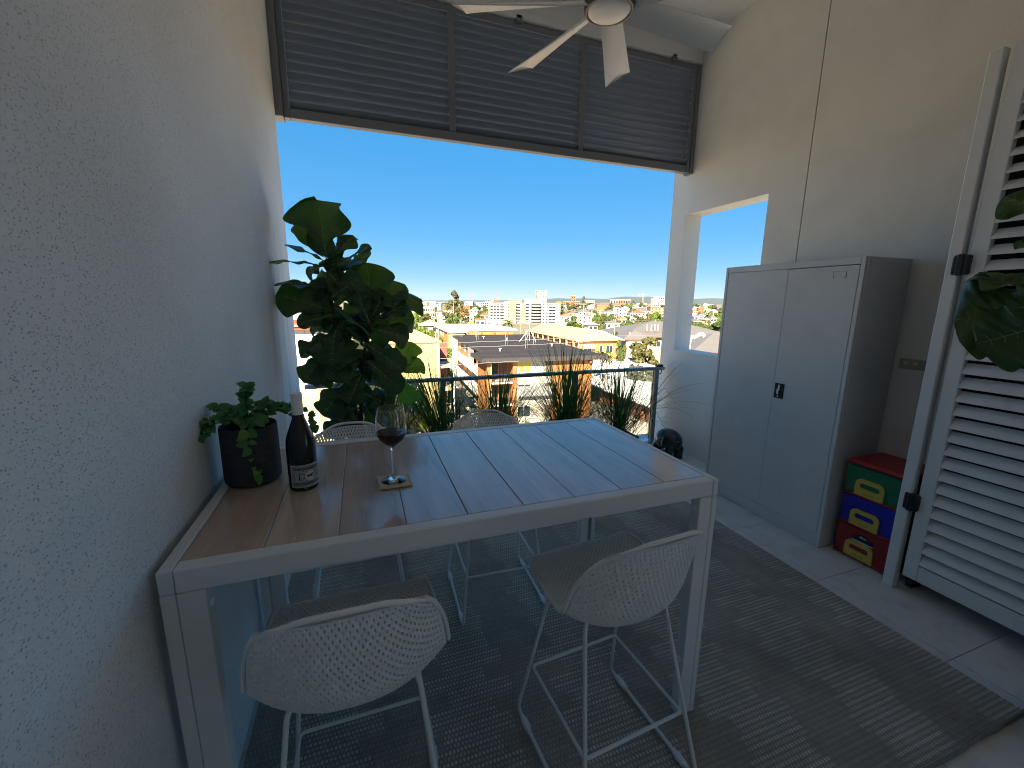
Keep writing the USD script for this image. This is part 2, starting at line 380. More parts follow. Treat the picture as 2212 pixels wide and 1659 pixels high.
# woven rug: blocks of flat pale weft over dark warp, in bands along the room
MAT['rug_weave'] = usdkit.material(stage, '/World/Looks/rug_weave', {
    'geo': ('geometry', {}), 's': ('separate_xyz', {}),
    # cell numbers: columns 0.0125 m (x), rows 0.0165 m (y)
    'u': ('math', {'math_type': 'multiply', 'value2': 1 / 0.0138}), 'v': ('math', {'math_type': 'multiply', 'value2': 1 / 0.0185}),
    'vf': ('math', {'math_type': 'floor'}), 'par': ('math', {'math_type': 'floored_modulo', 'value2': 2.0}),
    'us': ('math', {'math_type': 'multiply_add', 'value2': 0.5}),
    'uf': ('math', {'math_type': 'fraction'}), 'vfr': ('math', {'math_type': 'fraction'}),
    # weft block profile
    'ud': ('math', {'math_type': 'pingpong', 'value2': 0.5}), 'vd': ('math', {'math_type': 'pingpong', 'value2': 0.5}),
    'uh': ('map_range', {'from_min': 0.13, 'from_max': 0.24, 'to_min': 0.0, 'to_max': 1.0, 'clamp': True}),
    'vh': ('map_range', {'from_min': 0.13, 'from_max': 0.26, 'to_min': 0.0, 'to_max': 1.0, 'clamp': True}),
    'blk': ('math', {'math_type': 'multiply'}),
    # bands across x (0.27 m wide, jagged) that choose how pale the blocks are
    'bx': ('math', {'math_type': 'multiply', 'value2': 1 / 0.50}), 'jit': ('white_noise_texture', {'dimensions': '1D'}),
    'row3': ('math', {'math_type': 'multiply', 'value2': 0.25}), 'row3f': ('math', {'math_type': 'floor'}),
    'bj': ('math', {'math_type': 'multiply_add', 'value2': 0.22}), 'bf': ('math', {'math_type': 'fraction'}),
    'bsel': ('map_range', {'from_min': 0.47, 'from_max': 0.50, 'to_min': 0.30, 'to_max': 1.0, 'clamp': True}),
    'rowsel': ('map_range', {'from_min': 0.4, 'from_max': 0.6, 'to_min': 0.62, 'to_max': 1.0, 'clamp': True}),
    'cellv': ('combine_xyz', {}), 'usf': ('math', {'math_type': 'floor'}), 'cw': ('white_noise_texture', {'dimensions': '3D'}),
    'cwr': ('map_range', {'from_min': 0.0, 'from_max': 1.0, 'to_min': 0.7, 'to_max': 1.1}),
    'q1': ('math', {'math_type': 'multiply'}), 'q2': ('math', {'math_type': 'multiply'}), 'q3': ('math', {'math_type': 'multiply'}),
    'fib': ('noise_texture', {'scale': 160.0, 'detail': 3.0}), 'fm': ('mapping', {'scale': (1.0, 0.18, 1.0)}),
    'warp': ('mix', {'color1': (0.25, 0.225, 0.19), 'color2': (0.46, 0.415, 0.355)}),
    'col': ('mix', {'color2': (0.74, 0.70, 0.63)}),
    'wn': ('noise_texture', {'scale': 2.3, 'detail': 4.0, 'roughness': 0.6}), 'wr': ('map_range', {'from_min': 0.3, 'from_max': 0.7, 'to_min': 0.72, 'to_max': 1.18}), 'wc': ('combine_color', {}), 'wx': ('mix', {'mix_type': 'multiply', 'fac': 1.0}),
    'hh': ('math', {'math_type': 'multiply_add', 'value2': 0.25}),
    'b': ('bump', {'distance': 0.006, 'strength': 1.0}),
    'p': ('principled_bsdf', {'roughness': 0.85, 'specular_ior_level': 0.2})},
    [('geo.position', 's.vector'), ('s.x', 'u.value1'), ('s.y', 'v.value1'), ('v.value', 'vf.value1'), ('vf.value', 'par.value1'),
     ('par.value', 'us.value1'), ('u.value', 'us.value3'), ('us.value', 'uf.value1'), ('v.value', 'vfr.value1'),
     ('uf.value', 'ud.value1'), ('vfr.value', 'vd.value1'), ('ud.value', 'uh.value'), ('vd.value', 'vh.value'), ('uh.result', 'blk.value1'), ('vh.result', 'blk.value2'),
     ('s.x', 'bx.value1'), ('vf.value', 'row3.value1'), ('row3.value', 'row3f.value1'), ('row3f.value', 'jit.w'), ('jit.value', 'bj.value1'), ('bx.value', 'bj.value3'), ('bj.value', 'bf.value1'), ('bf.value', 'bsel.value'),
     ('par.value', 'rowsel.value'), ('us.value', 'usf.value1'), ('usf.value', 'cellv.x'), ('vf.value', 'cellv.y'), ('cellv.vector', 'cw.vector'), ('cw.value', 'cwr.value'),
     ('blk.value', 'q1.value1'), ('bsel.result', 'q1.value2'), ('q1.value', 'q2.value1'), ('rowsel.result', 'q2.value2'), ('q2.value', 'q3.value1'), ('cwr.result', 'q3.value2'),
     ('geo.position', 'fm.vector'), ('fm.vector', 'fib.vector'), ('fib.fac', 'warp.fac'), ('warp.color', 'col.color1'), ('q3.value', 'col.fac'), ('geo.position', 'wn.vector'), ('wn.fac', 'wr.value'), ('wr.result', 'wc.r'), ('wr.result', 'wc.g'), ('wr.result', 'wc.b'), ('col.color', 'wx.color1'), ('wc.color', 'wx.color2'), ('wx.color', 'p.base_color'),
     ('fib.fac', 'hh.value1'), ('blk.value', 'hh.value3'), ('hh.value', 'b.height'), ('b.normal', 'p.normal')], surface='p.BSDF')
look('rug_binding', (0.30, 0.285, 0.255), 0.9, 0.2, bump=(260.0, 0.004, ONE), vary=((0.18, 0.17, 0.15), 120.0, ONE, 2.0))
# ---------------------------------------------------------------- the balcony shell
XL, XR, YB, ZC = -0.472, 3.12, -1.6, 3.92
random.seed(5)
rng = np.random.default_rng(11)

# floor slab with single tiles on it
fl = thing('floor', None, None, kind='structure')
part(fl, 'slab', MB().box(XL - 0.25, XR + 0.3, YB - 0.2, 4.02, -0.32, -0.0125), 'grout')
PX, PY = 0.6, 0.575
for i in range(-6, 3):
    for j in range(-5, 7):
        x0, y0 = 2.40 + PX * i, 0.84 + PY * j
        x1, y1 = x0 + PX, y0 + PY
        a0, a1, b0, b1 = max(x0 + 0.0017, XL), min(x1 - 0.0017, XR), max(y0 + 0.0017, YB), min(y1 - 0.0017, 4.0)
        if a1 - a0 < 0.03 or b1 - b0 < 0.03:
            continue
        dz = random.uniform(-0.0006, 0.0002)
        part(fl, 'tile', MB().box(a0, a1, b0, b1, -0.012, dz, 0.0012), random.choice(('tile_a', 'tile_b')))

w = thing('wall', 'grey pitted stucco side wall that the table stands against', 'wall')
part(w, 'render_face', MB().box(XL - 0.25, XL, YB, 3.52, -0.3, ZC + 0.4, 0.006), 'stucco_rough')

# right wall with a window opening, built round the hole
w = thing('wall', 'smooth pale wall with an open square window behind the metal cabinet', 'wall')
WY0, WY1, WZ0, WZ1, WT = 2.685, 3.612, 1.055, 2.407, 0.20
JY = 2.382
b = MB()
import shapely
def wallpoly(y0, y1, hole=None):
    p = shapely.box(y0, -0.3, y1, ZC + 0.4)
    if hole:
        p = p.difference(shapely.box(*hole))
    return p
T = frame((XR + WT, 0, 0), (0, 1, 0), (0, 0, 1))     # local x = y, local y = z, extruded towards +x ... shifted
T[:3, 3] = (XR, 0, 0)
part(w, 'render_panel', MB().prism(wallpoly(JY + 0.004, 3.82, (WY0, WZ0, WY1, WZ1)), T, WT), 'render_smooth')
part(w, 'render_panel', MB().prism(shapely.Polygon([(-0.45, -0.3), (JY - 0.004, -0.3), (JY - 0.004, ZC + 0.4), (YB, ZC + 0.4), (YB, 2.3), (-0.45, 2.3)]), T, WT), 'render_smooth')  # opening behind the viewer is made up, cut to let in light
part(w, 'return_wall', MB().box(2.752, XR - 0.001, 0.27, 0.35, 0.0, ZC - 0.001), 'render_smooth')  # unseen wall added to keep light off the back of the shutter
part(w, 'joint_seal', MB().box(XR + 0.006, XR + WT - 0.01, JY - 0.004, JY + 0.004, -0.3, ZC + 0.3), 'joint_seal')

solo('ceiling', MB().box(XL - 0.25, XR + WT + 0.3, YB - 0.25, 4.1, ZC, ZC + 0.3), 'ceiling_white', kind='structure')
t = thing('beam', 'pale rendered beam under the ceiling above the louvre screen', 'beam')
part(t, 'render_face', MB().box(XL + 0.001, XR - 0.001, 3.545, 3.80, 3.716, ZC - 0.002, 0.006), 'ceiling_white')
t = thing('wall', 'plain pale wall closing the balcony behind the viewer', 'wall')
part(t, 'render_face', MB().box(XL - 0.25, XR + WT, YB - 0.2, YB - 0.001, -0.3, ZC + 0.2), 'door_dark')

# ---------------------------------------------------------------- louvre screen over the opening
lv = thing('louvre_screen', 'dark grey horizontal louvre screen across the top of the balcony opening', 'louvre screen', (0, 0, 0))
LY, LZ0, LZ1 = 3.60, 2.785, 3.712
part(lv, 'bottom_rail', MB().box(XL + 0.085, XR - 0.075, LY - 0.03, LY + 0.03, LZ0, LZ0 + 0.062, 0.003), 'charcoal_metal')
part(lv, 'top_rail', MB().box(XL + 0.085, XR - 0.075, LY - 0.03, LY + 0.03, LZ1 - 0.05, LZ1, 0.003), 'charcoal_metal')
part(lv, 'jamb', MB().box(XL - 0.07, XL + 0.045, 3.5225, LY + 0.045, LZ0 - 0.012, LZ1, 0.003), 'charcoal_metal')
part(lv, 'jamb', MB().box(XR - 0.040, XR - 0.002, LY - 0.045, LY + 0.045, LZ0 - 0.012, LZ1, 0.003), 'charcoal_metal')
part(lv, 'stile', MB().box(XL + 0.046, XL + 0.085, LY - 0.033, LY + 0.033, LZ0 - 0.002, LZ1, 0.003), 'charcoal_metal')
part(lv, 'stile', MB().box(XR - 0.075, XR - 0.041, LY - 0.033, LY + 0.033, LZ0 - 0.002, LZ1, 0.003), 'charcoal_metal')
mulls = (0.762, 1.893)
for m in mulls:
    part(lv, 'mullion', MB().box(m - 0.024, m + 0.024, LY - 0.031, LY + 0.031, LZ0 + 0.062, LZ1 - 0.05, 0.003), 'charcoal_metal')
edges = [(XL + 0.085, mulls[0] - 0.024), (mulls[0] + 0.024, mulls[1] - 0.024), (mulls[1] + 0.024, XR - 0.075)]
def slat(x0, x1, zc, tilt):
    # an aerofoil blade, 74 mm deep
    n = 7
    t_ = np.linspace(-1, 1, n)
    up = np.stack([t_ * 0.037, 0.0062 * (1 - t_ ** 2) + 0.0012], 1)
    ring = np.vstack([up, np.stack([t_[::-1] * 0.037, -0.0050 * (1 - t_[::-1] ** 2) - 0.0012], 1)])
    ca, sa = math.cos(tilt), math.sin(tilt)
    yz = np.stack([ring[:, 0] * ca - ring[:, 1] * sa, ring[:, 0] * sa + ring[:, 1] * ca], 1)
    k = len(yz)
    v = np.vstack([np.column_stack([np.full(k, x), yz[:, 0] + LY, yz[:, 1] + zc]) for x in (x0, x1)])
    f = [(i, (i + 1) % k, k + (i + 1) % k, k + i) for i in range(k)]
    mb = MB().add(v, f)
    mb.add(v[:k], [(0, i + 1, i) for i in range(1, k - 1)])
    mb.add(v[k:], [(0, i, i + 1) for i in range(1, k - 1)])
    return mb
for e0, e1 in edges:
    for k in range(14):
        part(lv, 'slat', slat(e0 + 0.002, e1 - 0.002, LZ0 + 0.086 + 0.0602 * k, math.radians(-41 + random.uniform(-2.0, 2.0))), 'charcoal_slat', smooth=50)
for x in (1.30, 2.80):
    part(lv, 'bracket', MB().box(x - 0.025, x + 0.025, LY - 0.055, LY - 0.032, LZ1 - 0.02, LZ1 + 0.03, 0.002).box(x - 0.025, x + 0.025, LY - 0.032, LY - 0.01, LZ1 + 0.0005, LZ1 + 0.0035), 'charcoal_metal')

# ---------------------------------------------------------------- glass balustrade
bl = thing('balustrade', 'grey metal handrail on posts with clear glass panels at the balcony edge', 'balustrade')
RZ = 0.862
RA, RB = -0.41, 3.0
RY = 3.70
part(bl, 'handrail', MB().box(RA - 0.05, RB + 0.075, RY - 0.028, RY + 0.028, RZ - 0.032, RZ, 0.004), 'grey_alu')
for x in (-0.21, 0.66, 2.0, RB - 0.015):
    part(bl, 'post', MB().box(x - 0.024, x + 0.024, RY - 0.022, RY + 0.022, 0.008, RZ - 0.0325, 0.003), 'grey_alu')
    part(bl, 'base_plate', MB().box(x - 0.05, x + 0.05, RY - 0.045, RY + 0.045, 0.0006, 0.0078, 0.002), 'grey_alu')
gl = [(-0.40, -0.238), (-0.182, 0.632), (0.688, 1.972), (2.028, 2.95)]
for a, c in gl:
    part(bl, 'glass_panel', MB().box(a + 0.012, c - 0.012, RY - 0.005, RY + 0.005, 0.06, RZ - 0.034), 'pane_glass')
    part(bl, 'gasket', MB().box(c - 0.0118, c - 0.002, RY - 0.009, RY + 0.009, 0.06, RZ - 0.034), 'rubber_black')
part(bl, 'end_cap', MB().box(RB - 0.02, RB + 0.055, RY - 0.026, RY + 0.026, RZ + 0.0005, RZ + 0.026, 0.005), 'plastic_black', label='black plastic block on the end of the handrail')
part(bl, 'hook', MB().tube(bend([(RB + 0.05, RY, RZ - 0.0325), (RB + 0.05, RY, RZ - 0.075), (RB + 0.012, RY, RZ - 0.085)], 0.03), 0.006, 8), 'grey_alu', smooth=True)
# ---------------------------------------------------------------- rug
def rug():
    x0, x1, y0, y1 = -0.455, 2.335, 0.60, 2.43
    nx, ny = 70, 46
    X, Y = np.meshgrid(np.linspace(x0, x1, nx), np.linspace(y0, y1, ny), indexing='ij')
    Z = 0.0072 + 0.0016 * meshkit.fbm(np.stack([X * 2.2, Y * 2.2, X * 0], -1), 3, 4)
    Z += np.where(Y < 0.68, 0.002 * ((0.68 - Y) / 0.08) ** 2 * (0.5 + meshkit.noise(np.stack([X * 5, Y * 0, X * 0], -1), 9)), 0)
    v = np.stack([X, Y, Z], -1).reshape(-1, 3)
    f = [(i * ny + j, (i + 1) * ny + j, (i + 1) * ny + j + 1, i * ny + j + 1) for i in range(nx - 1) for j in range(ny - 1)]
    m = MB().add(v, f)
    lo = v.copy(); lo[:, 2] = 0.0009
    m.add(lo, [q[::-1] for q in f])
    edge = [(i, 0) for i in range(nx)] + [(nx - 1, j) for j in range(1, ny)] + [(i, ny - 1) for i in range(nx - 2, -1, -1)] + [(0, j) for j in range(ny - 2, 0, -1)]
    ev = np.array([v[i * ny + j] for i, j in edge]); eb = ev.copy(); eb[:, 2] = 0.0009
    k = len(ev)
    m.add(np.vstack([ev, eb]), [(i, k + i, k + (i + 1) % k, (i + 1) % k) for i in range(k)])
    t = thing('rug', 'flat woven grey rug with pale flecks under the table', 'rug')
    part(t, 'weave', m, 'rug_weave', smooth=40)
    px = np.linspace(x0, x1 + 0.004, 60)
    wob = meshkit.noise(np.stack([px * 9, px * 0, px * 0], -1), 3) - 0.5
    part(t, 'fringe_binding', MB().tube(np.stack([px, y0 - 0.004 + 0.009 * wob, 0.0095 + 0.003 * np.abs(wob)], 1), 0.0065, 8), 'rug_binding', label='frayed pale cord along the near edge of the rug', smooth=True)
rug()

# ---------------------------------------------------------------- table
TX0, TX1, TY0, TY1, TZ = -0.452, 1.118, 1.020, 1.842, 0.9585
tb = thing('table', 'tall white metal framed table topped with wood grain planks', 'table')
RH = 0.058
for x0, x1 in ((TX0, TX0 + 0.030), (TX1 - 0.022, TX1)):
    for y0, y1 in ((TY0, TY0 + 0.060), (TY1 - 0.060, TY1)):
        part(tb, 'leg', MB().box(x0, x1, y0, y1, 0.012, TZ - RH - 0.0005, 0.002), 'table_metal')
    part(tb, 'end_rail', MB().box(x0, x1, TY0, TY1, TZ - RH, TZ, 0.003), 'table_metal')
XA, XB = TX0 + 0.0312, TX1 - 0.0232
for y0, y1 in ((TY0, TY0 + 0.040), (TY1 - 0.040, TY1)):
    part(tb, 'long_rail', MB().box(XA, XB, y0, y1, TZ - RH, TZ - 0.0005, 0.003), 'table_metal')
    for x0, x1 in ((XA, XA + 0.056), (XB - 0.052, XB)):
        part(tb, 'inner_leg', MB().box(x0, x1, y0, y0 + 0.040 if y0 == TY0 else y1, 0.012, TZ - RH - 0.001, 0.002), 'table_metal')
for x, s in ((XA + 0.056, 1), (XB - 0.052, -1)):
    for z in (0.855, 0.25):
        for y in (TY0 + 0.02, TY1 - 0.02):
            prof = [(0.0, 0.0075), (0.006, 0.0068), (0.0105, 0.004), (0.0115, 0.0006)]
            T = frame((x, y, z), (0, 1, 0), (0, 0, 1) if s > 0 else (0, 0, -1))
            mb = MB(); q = MB().lathe(prof, 14).arrays(); mb.add(q[0] @ T[:3, :3].T + T[:3, 3], q[1])
            part(tb, 'bolt_cap', mb, 'foot_plastic', smooth=True)
part(tb, 'under_rail', MB().box(XA, XB, 1.41, 1.45, TZ - 0.05, TZ - 0.0205), 'table_metal')
NPL = 9
pw = (XB - XA) / NPL
for i in range(NPL):
    x0 = XA + pw * i
    part(tb, 'plank', MB().box(x0 + 0.0010, x0 + pw - 0.0010, TY0 + 0.0418, TY1 - 0.0418, TZ - 0.020, TZ - 0.002 + 0.0003 * (i % 3), 0.0012), f'plank_wood_{(i * 2 + i // 3) % 3}')

# ---------------------------------------------------------------- stools
def shell_point(u, v):
    """u across -1..1, v from the front edge (0) to the top of the back (1)."""
    vv = [0, .06, .15, .30, .45, .56, .66, .76, .88, 1.0]
    py = [.222, .215, .178, .085, -.015, -.090, -.148, -.190, -.222, -.250]
    pz = [.640, .658, .666, .650, .624, .606, .612, .672, .805, .952]
    hw = [.165, .196, .212, .220, .226, .230, .229, .220, .198, .164]
    lift = [.0, .004, .010, .022, .042, .058, .070, .075, .050, .008]
    fwd = [.0, .0, .0, .0, .004, .018, .050, .080, .066, .040]
    g = lambda a: np.interp(v, vv, a)
    # smooth the piecewise curves a little
    def sm(a):
        return (np.interp(v - 0.035, vv, a) + 2 * np.interp(v, vv, a) + np.interp(v + 0.035, vv, a)) / 4
    au = np.abs(u)
    corner = np.clip((v - 0.80) / 0.20, 0, 1)
    x = u * sm(hw)
    y = sm(py) + sm(fwd) * au ** 2.2
    z = sm(pz) + sm(lift) * au ** 2.6 - 0.046 * corner ** 2 * au ** 2.5 - 0.018 * np.clip(1 - v / 0.12, 0, 1) * au ** 3
    return np.stack([x, y, z], -1)

def stool_shell():
    NI, NJ = 52, 74
    uu = lambda i: -0.965 + 1.93 * np.asarray(i, float) / NI
    vv = lambda j: 0.02 + 0.965 * np.asarray(j, float) / NJ
    P = lambda a, off: (lambda p, n: p + n * off)(shell_point(a[:, 0], a[:, 1]), shell_norm(a))
    def shell_norm(a):
        e = 0.01
        du = shell_point(a[:, 0] + e, a[:, 1]) - shell_point(a[:, 0] - e, a[:, 1])
        dv = shell_point(a[:, 0], a[:, 1] + e) - shell_point(a[:, 0], a[:, 1] - e)
        n = np.cross(du, dv); return n / np.maximum(np.linalg.norm(n, axis=1, keepdims=True), 1e-9)
    mb = MB()
    tri2, hol = [], []
    for i in range(NI + 1):
        for j in range(NJ + 1):
            if (i + j) % 2:
                continue
            o = [(i + 1, j), (i, j + 1), (i - 1, j), (i, j - 1)]
            o = np.array([(min(max(a, 0), NI), min(max(b_, 0), NJ)) for a, b_ in o], float)
            edge = i == 0 or j == 0 or i == NI or j == NJ
            if edge:
                q = np.column_stack([uu(o[:, 0]), vv(o[:, 1])])
                tri2.append((q, None))
                continue
            c = np.array([i, j], float)
            # teardrop hole: six corners
            h = c + 0.74 * np.array([(0.50, 0.0), (0.34, 0.36), (0.0, 0.60), (-0.34, 0.36), (-0.50, 0.0), (-0.30, -0.34), (0, -0.52), (0.30, -0.34)])
            mid = np.array([o[0], (o[0] + o[1]) / 2, o[1], (o[1] + o[2]) / 2, o[2], (o[2] + o[3]) / 2, o[3], (o[3] + o[0]) / 2])
            hol.append((np.column_stack([uu(mid[:, 0]), vv(mid[:, 1])]), np.column_stack([uu(h[:, 0]), vv(h[:, 1])])))
    th = 0.0042
    for q, _ in tri2:
        t, d = P(q, th / 2), P(q, -th / 2)
        mb.add(np.vstack([t, d]), [(0, 1, 2), (0, 2, 3), (4, 6, 5), (4, 7, 6)])
    M_ = np.vstack([a for a, _ in hol]); H_ = np.vstack([b_ for _, b_ in hol])
    mt, md, ht, hd = P(M_, th / 2), P(M_, -th / 2), P(H_, th * 0.36), P(H_, -th * 0.36)
    k = len(M_)
    v = np.vstack([mt, md, ht, hd])
    f = []
    for s in range(len(hol)):
        for a in range(8):
            p, q = s * 8 + a, s * 8 + (a + 1) % 8
            f += [(p, q, 2 * k + q, 2 * k + p), (k + q, k + p, 3 * k + p, 3 * k + q), (2 * k + p, 2 * k + q, 3 * k + q, 3 * k + p)]
    mb.add(v, f)
    return mb

def stool_rim():
    n = 40
    path = [(-1 + 2 * t, 0.0) for t in np.linspace(0, 1, 24, endpoint=False)]
    path += [(1, t) for t in np.linspace(0, 1, n, endpoint=False)]
    path += [(1 - 2 * t, 1.0) for t in np.linspace(0, 1, 24, endpoint=False)]
    path += [(-1, 1 - t) for t in np.linspace(0, 1, n, endpoint=False)]
    a = np.array(path)
    # round the four corners
    for cu, cv, r in ((1, 1, .22), (-1, 1, .22), (1, 0, .12), (-1, 0, .12)):
        d = np.column_stack([(a[:, 0] - cu) * 0.5 * 0.9, a[:, 1] - cv])
        k = np.hypot(d[:, 0], d[:, 1]) < r
        a[k, 0] = cu + (a[k, 0] - cu) * 1.0 - np.sign(cu) * 0.25 * np.maximum(0, r - np.hypot(d[k, 0], d[k, 1]))
        a[k, 1] = a[k, 1] + (0.2 if cv == 0 else -0.2) * np.maximum(0, r - np.hypot(d[k, 0], d[k, 1]))
    p = shell_point(a[:, 0], a[:, 1])
    for _ in range(3):
        p = (np.roll(p, 1, 0) + 2 * p + np.roll(p, -1, 0)) / 4
    out = p - p.mean(0); out[:, 2] = 0
    return MB().tube(p, 0.0062, 10, close=True)

def make_stool(label, loc, rotz):
    t = thing('bar_stool', label, 'bar stool', loc, rotz, 'white perforated bar stools round the table')
    part(t, 'seat_shell', stool_shell(), 'stool_plastic', smooth=35)
    part(t, 'rim', stool_rim(), 'stool_plastic', smooth=True)
    R = 0.0066
    zf = 0.0165
    for s in (-1, 1):
        front_foot, rear_foot = (s * .215, .225, zf), (s * .215, -.235, zf)
        pts = bend([(s * .095, .05, .628), (s * .145, .105, .622), front_foot, rear_foot, (s * .150, -.090, .600), (s * .08, -.03, .604)], 0.03, 6)
        part(t, 'side_frame', MB().tube(pts, R, 10), 'stool_metal', smooth=True)
        for y in (.155, -.16):
            part(t, 'foot_clip', MB().box(s * .215 - .011, s * .215 + .011, y - .022, y + .022, 0.0072, .0265, .004).box(s * .215 - .0075, s * .215 + .0075, y - .034, y + .034, 0.0075, .0245, .003), 'foot_plastic')
    zr = 0.235
    def on(a, b_, z):
        a, b_ = np.array(a), np.array(b_); k = (z - a[2]) / (b_[2] - a[2]); return a + (b_ - a) * k
    ring = []
    for s, q in ((-1, 1), (1, 1), (1, -1), (-1, -1)):
        ring.append(on((s * .215, .225, zf), (s * .145, .105, .625), zr) if q > 0 else on((s * .215, -.235, zf), (s * .152, -.085, .585), zr))
    ring = [r_ * np.array([0.965, 0.965, 1]) for r_ in ring]
    rp = bend([(ring[0] + ring[3]) / 2] + ring + [(ring[0] + ring[3]) / 2], 0.018, 5)
    part(t, 'foot_ring', MB().tube(rp, 0.0056, 10), 'stool_metal', smooth=True)
    part(t, 'seat_plate', MB().box(-.085, .085, -.04, .06, .598, .607, .002), 'stool_metal')
    return t
s0 = make_stool('near left white mesh bar stool with its back to the viewer', (-0.062, 1.025, 0.0085), 0)
copy_of(s0, 'bar_stool', 'near right white mesh bar stool turned beside the front table leg', 'bar stool', (0.712, 1.032, 0.0085), 4, 'white perforated bar stools round the table')
copy_of(s0, 'bar_stool', 'far white mesh bar stool right of the wine glass, in front of the grasses', 'bar stool', (0.600, 1.92, 0.0085), 178, 'white perforated bar stools round the table')
copy_of(s0, 'bar_stool', 'far white mesh bar stool in front of the fiddle leaf fig', 'bar stool', (-0.070, 1.89, 0.0085), 181, 'white perforated bar stools round the table')

# ---------------------------------------------------------------- steel cabinet
cb = thing('cabinet', 'tall light grey steel cupboard with two doors against the pale wall', 'cabinet')
CX0, CX1, CY0, CY1, CH = 2.695, 3.110, 1.640, 2.615, 1.815
b = MB().box(CX0 + 0.018, CX1, CY0, CY1, 0.0015, CH)
part(cb, 'carcass', MB().box(CX0 + 0.020, CX1, CY0, CY1, 0.0015, CH, 0.0025), 'cabinet_grey')
FR = CX0
part(cb, 'front_stile', MB().box(FR, FR + 0.0195, CY0, CY0 + 0.024, 0.0015, CH, 0.0025), 'cabinet_grey')
part(cb, 'front_stile', MB().box(FR, FR + 0.0195, CY1 - 0.024, CY1, 0.0015, CH, 0.0025), 'cabinet_grey')
part(cb, 'top_rail', MB().box(FR, FR + 0.0195, CY0 + 0.0242, CY1 - 0.0242, CH - 0.042, CH, 0.0025), 'cabinet_grey')
part(cb, 'plinth', MB().box(FR, FR + 0.0195, CY0 + 0.0242, CY1 - 0.0242, 0.0015, 0.088, 0.0025), 'cabinet_grey')
part(cb, 'gap_shadow', MB().box(FR + 0.0165, FR + 0.0196, CY0 + 0.0242, CY1 - 0.0242, 0.088, CH - 0.042), 'cabinet_gap')
ym = 2.098
d1 = part(cb, 'door', MB().box(FR + 0.001, FR + 0.016, CY0 + 0.0272, ym - 0.0012, 0.0905, CH - 0.0465, 0.0015), 'cabinet_grey')
d2 = part(cb, 'door', MB().box(FR + 0.002, FR + 0.016, ym + 0.0012, CY1 - 0.0262, 0.0905, CH - 0.0440, 0.0015), 'cabinet_grey')
# handle: black recessed plate, steel twist lever, lock
hy, hz = 2.050, 0.955
h = MB().box(FR - 0.004, FR + 0.0008, hy - 0.034, hy + 0.034, hz - 0.052, hz + 0.052, 0.002)
hp = part(cb, 'handle_plate', h, 'plastic_black')
T = frame((FR - 0.0075, hy, hz + 0.006), (0, -1, 0), (0, 0, 1))
part(hp, 'lever', MB().prism([(-.004, .038), (.009, .036), (.0085, .004), (.001, -.006), (.001, -.030), (-.012, -.026), (-.011, .004), (-.004, .012)], T @ np.diag([1, 1, 1, 1]), 0.003), 'chrome')
q = MB().lathe([(0, .003), (.005, .0025), (.0062, 0)], 14).arrays()
part(hp, 'lock', MB().add(q[0][:, [2, 0, 1]] * np.array([-1, 1, 1]) + np.array([FR - .0042, hy + .003, hz - .038]), q[1][:, ::-1]), 'chrome', smooth=True)
# pressed label holder
lb = MB()
ly0, ly1, lz0, lz1 = 1.735, 1.805, 1.700, 1.737
for a in ((ly0, ly1, lz1, lz1 + .002), (ly1, ly1 + .002, lz0, lz1), (ly0, ly0 + .012, lz0, lz0 + .002), (ly1 - .012, ly1, lz0, lz0 + .002), (ly0 - .002, ly0, lz0, lz1)):
    lb.box(FR - .0008, FR + .0008, *a)
part(cb, 'label_holder', lb, 'pressed_line')
tx = meshkit.text_mesh('STRATCO', 0.019, 0.0008)
T = frame((FR - 0.0001, 2.182, CH - 0.031), (0, -1, 0), (0, 0, 1))
part(cb, 'embossed_name', MB().mesh(tx, T), 'cabinet_grey')
for z in (1.785, 1.765):
    part(cb, 'rivet_hole', MB().box(2.735, 2.741, CY0 - 0.0006, CY0 + 0.001, z - .003, z + .003), 'cabinet_gap')

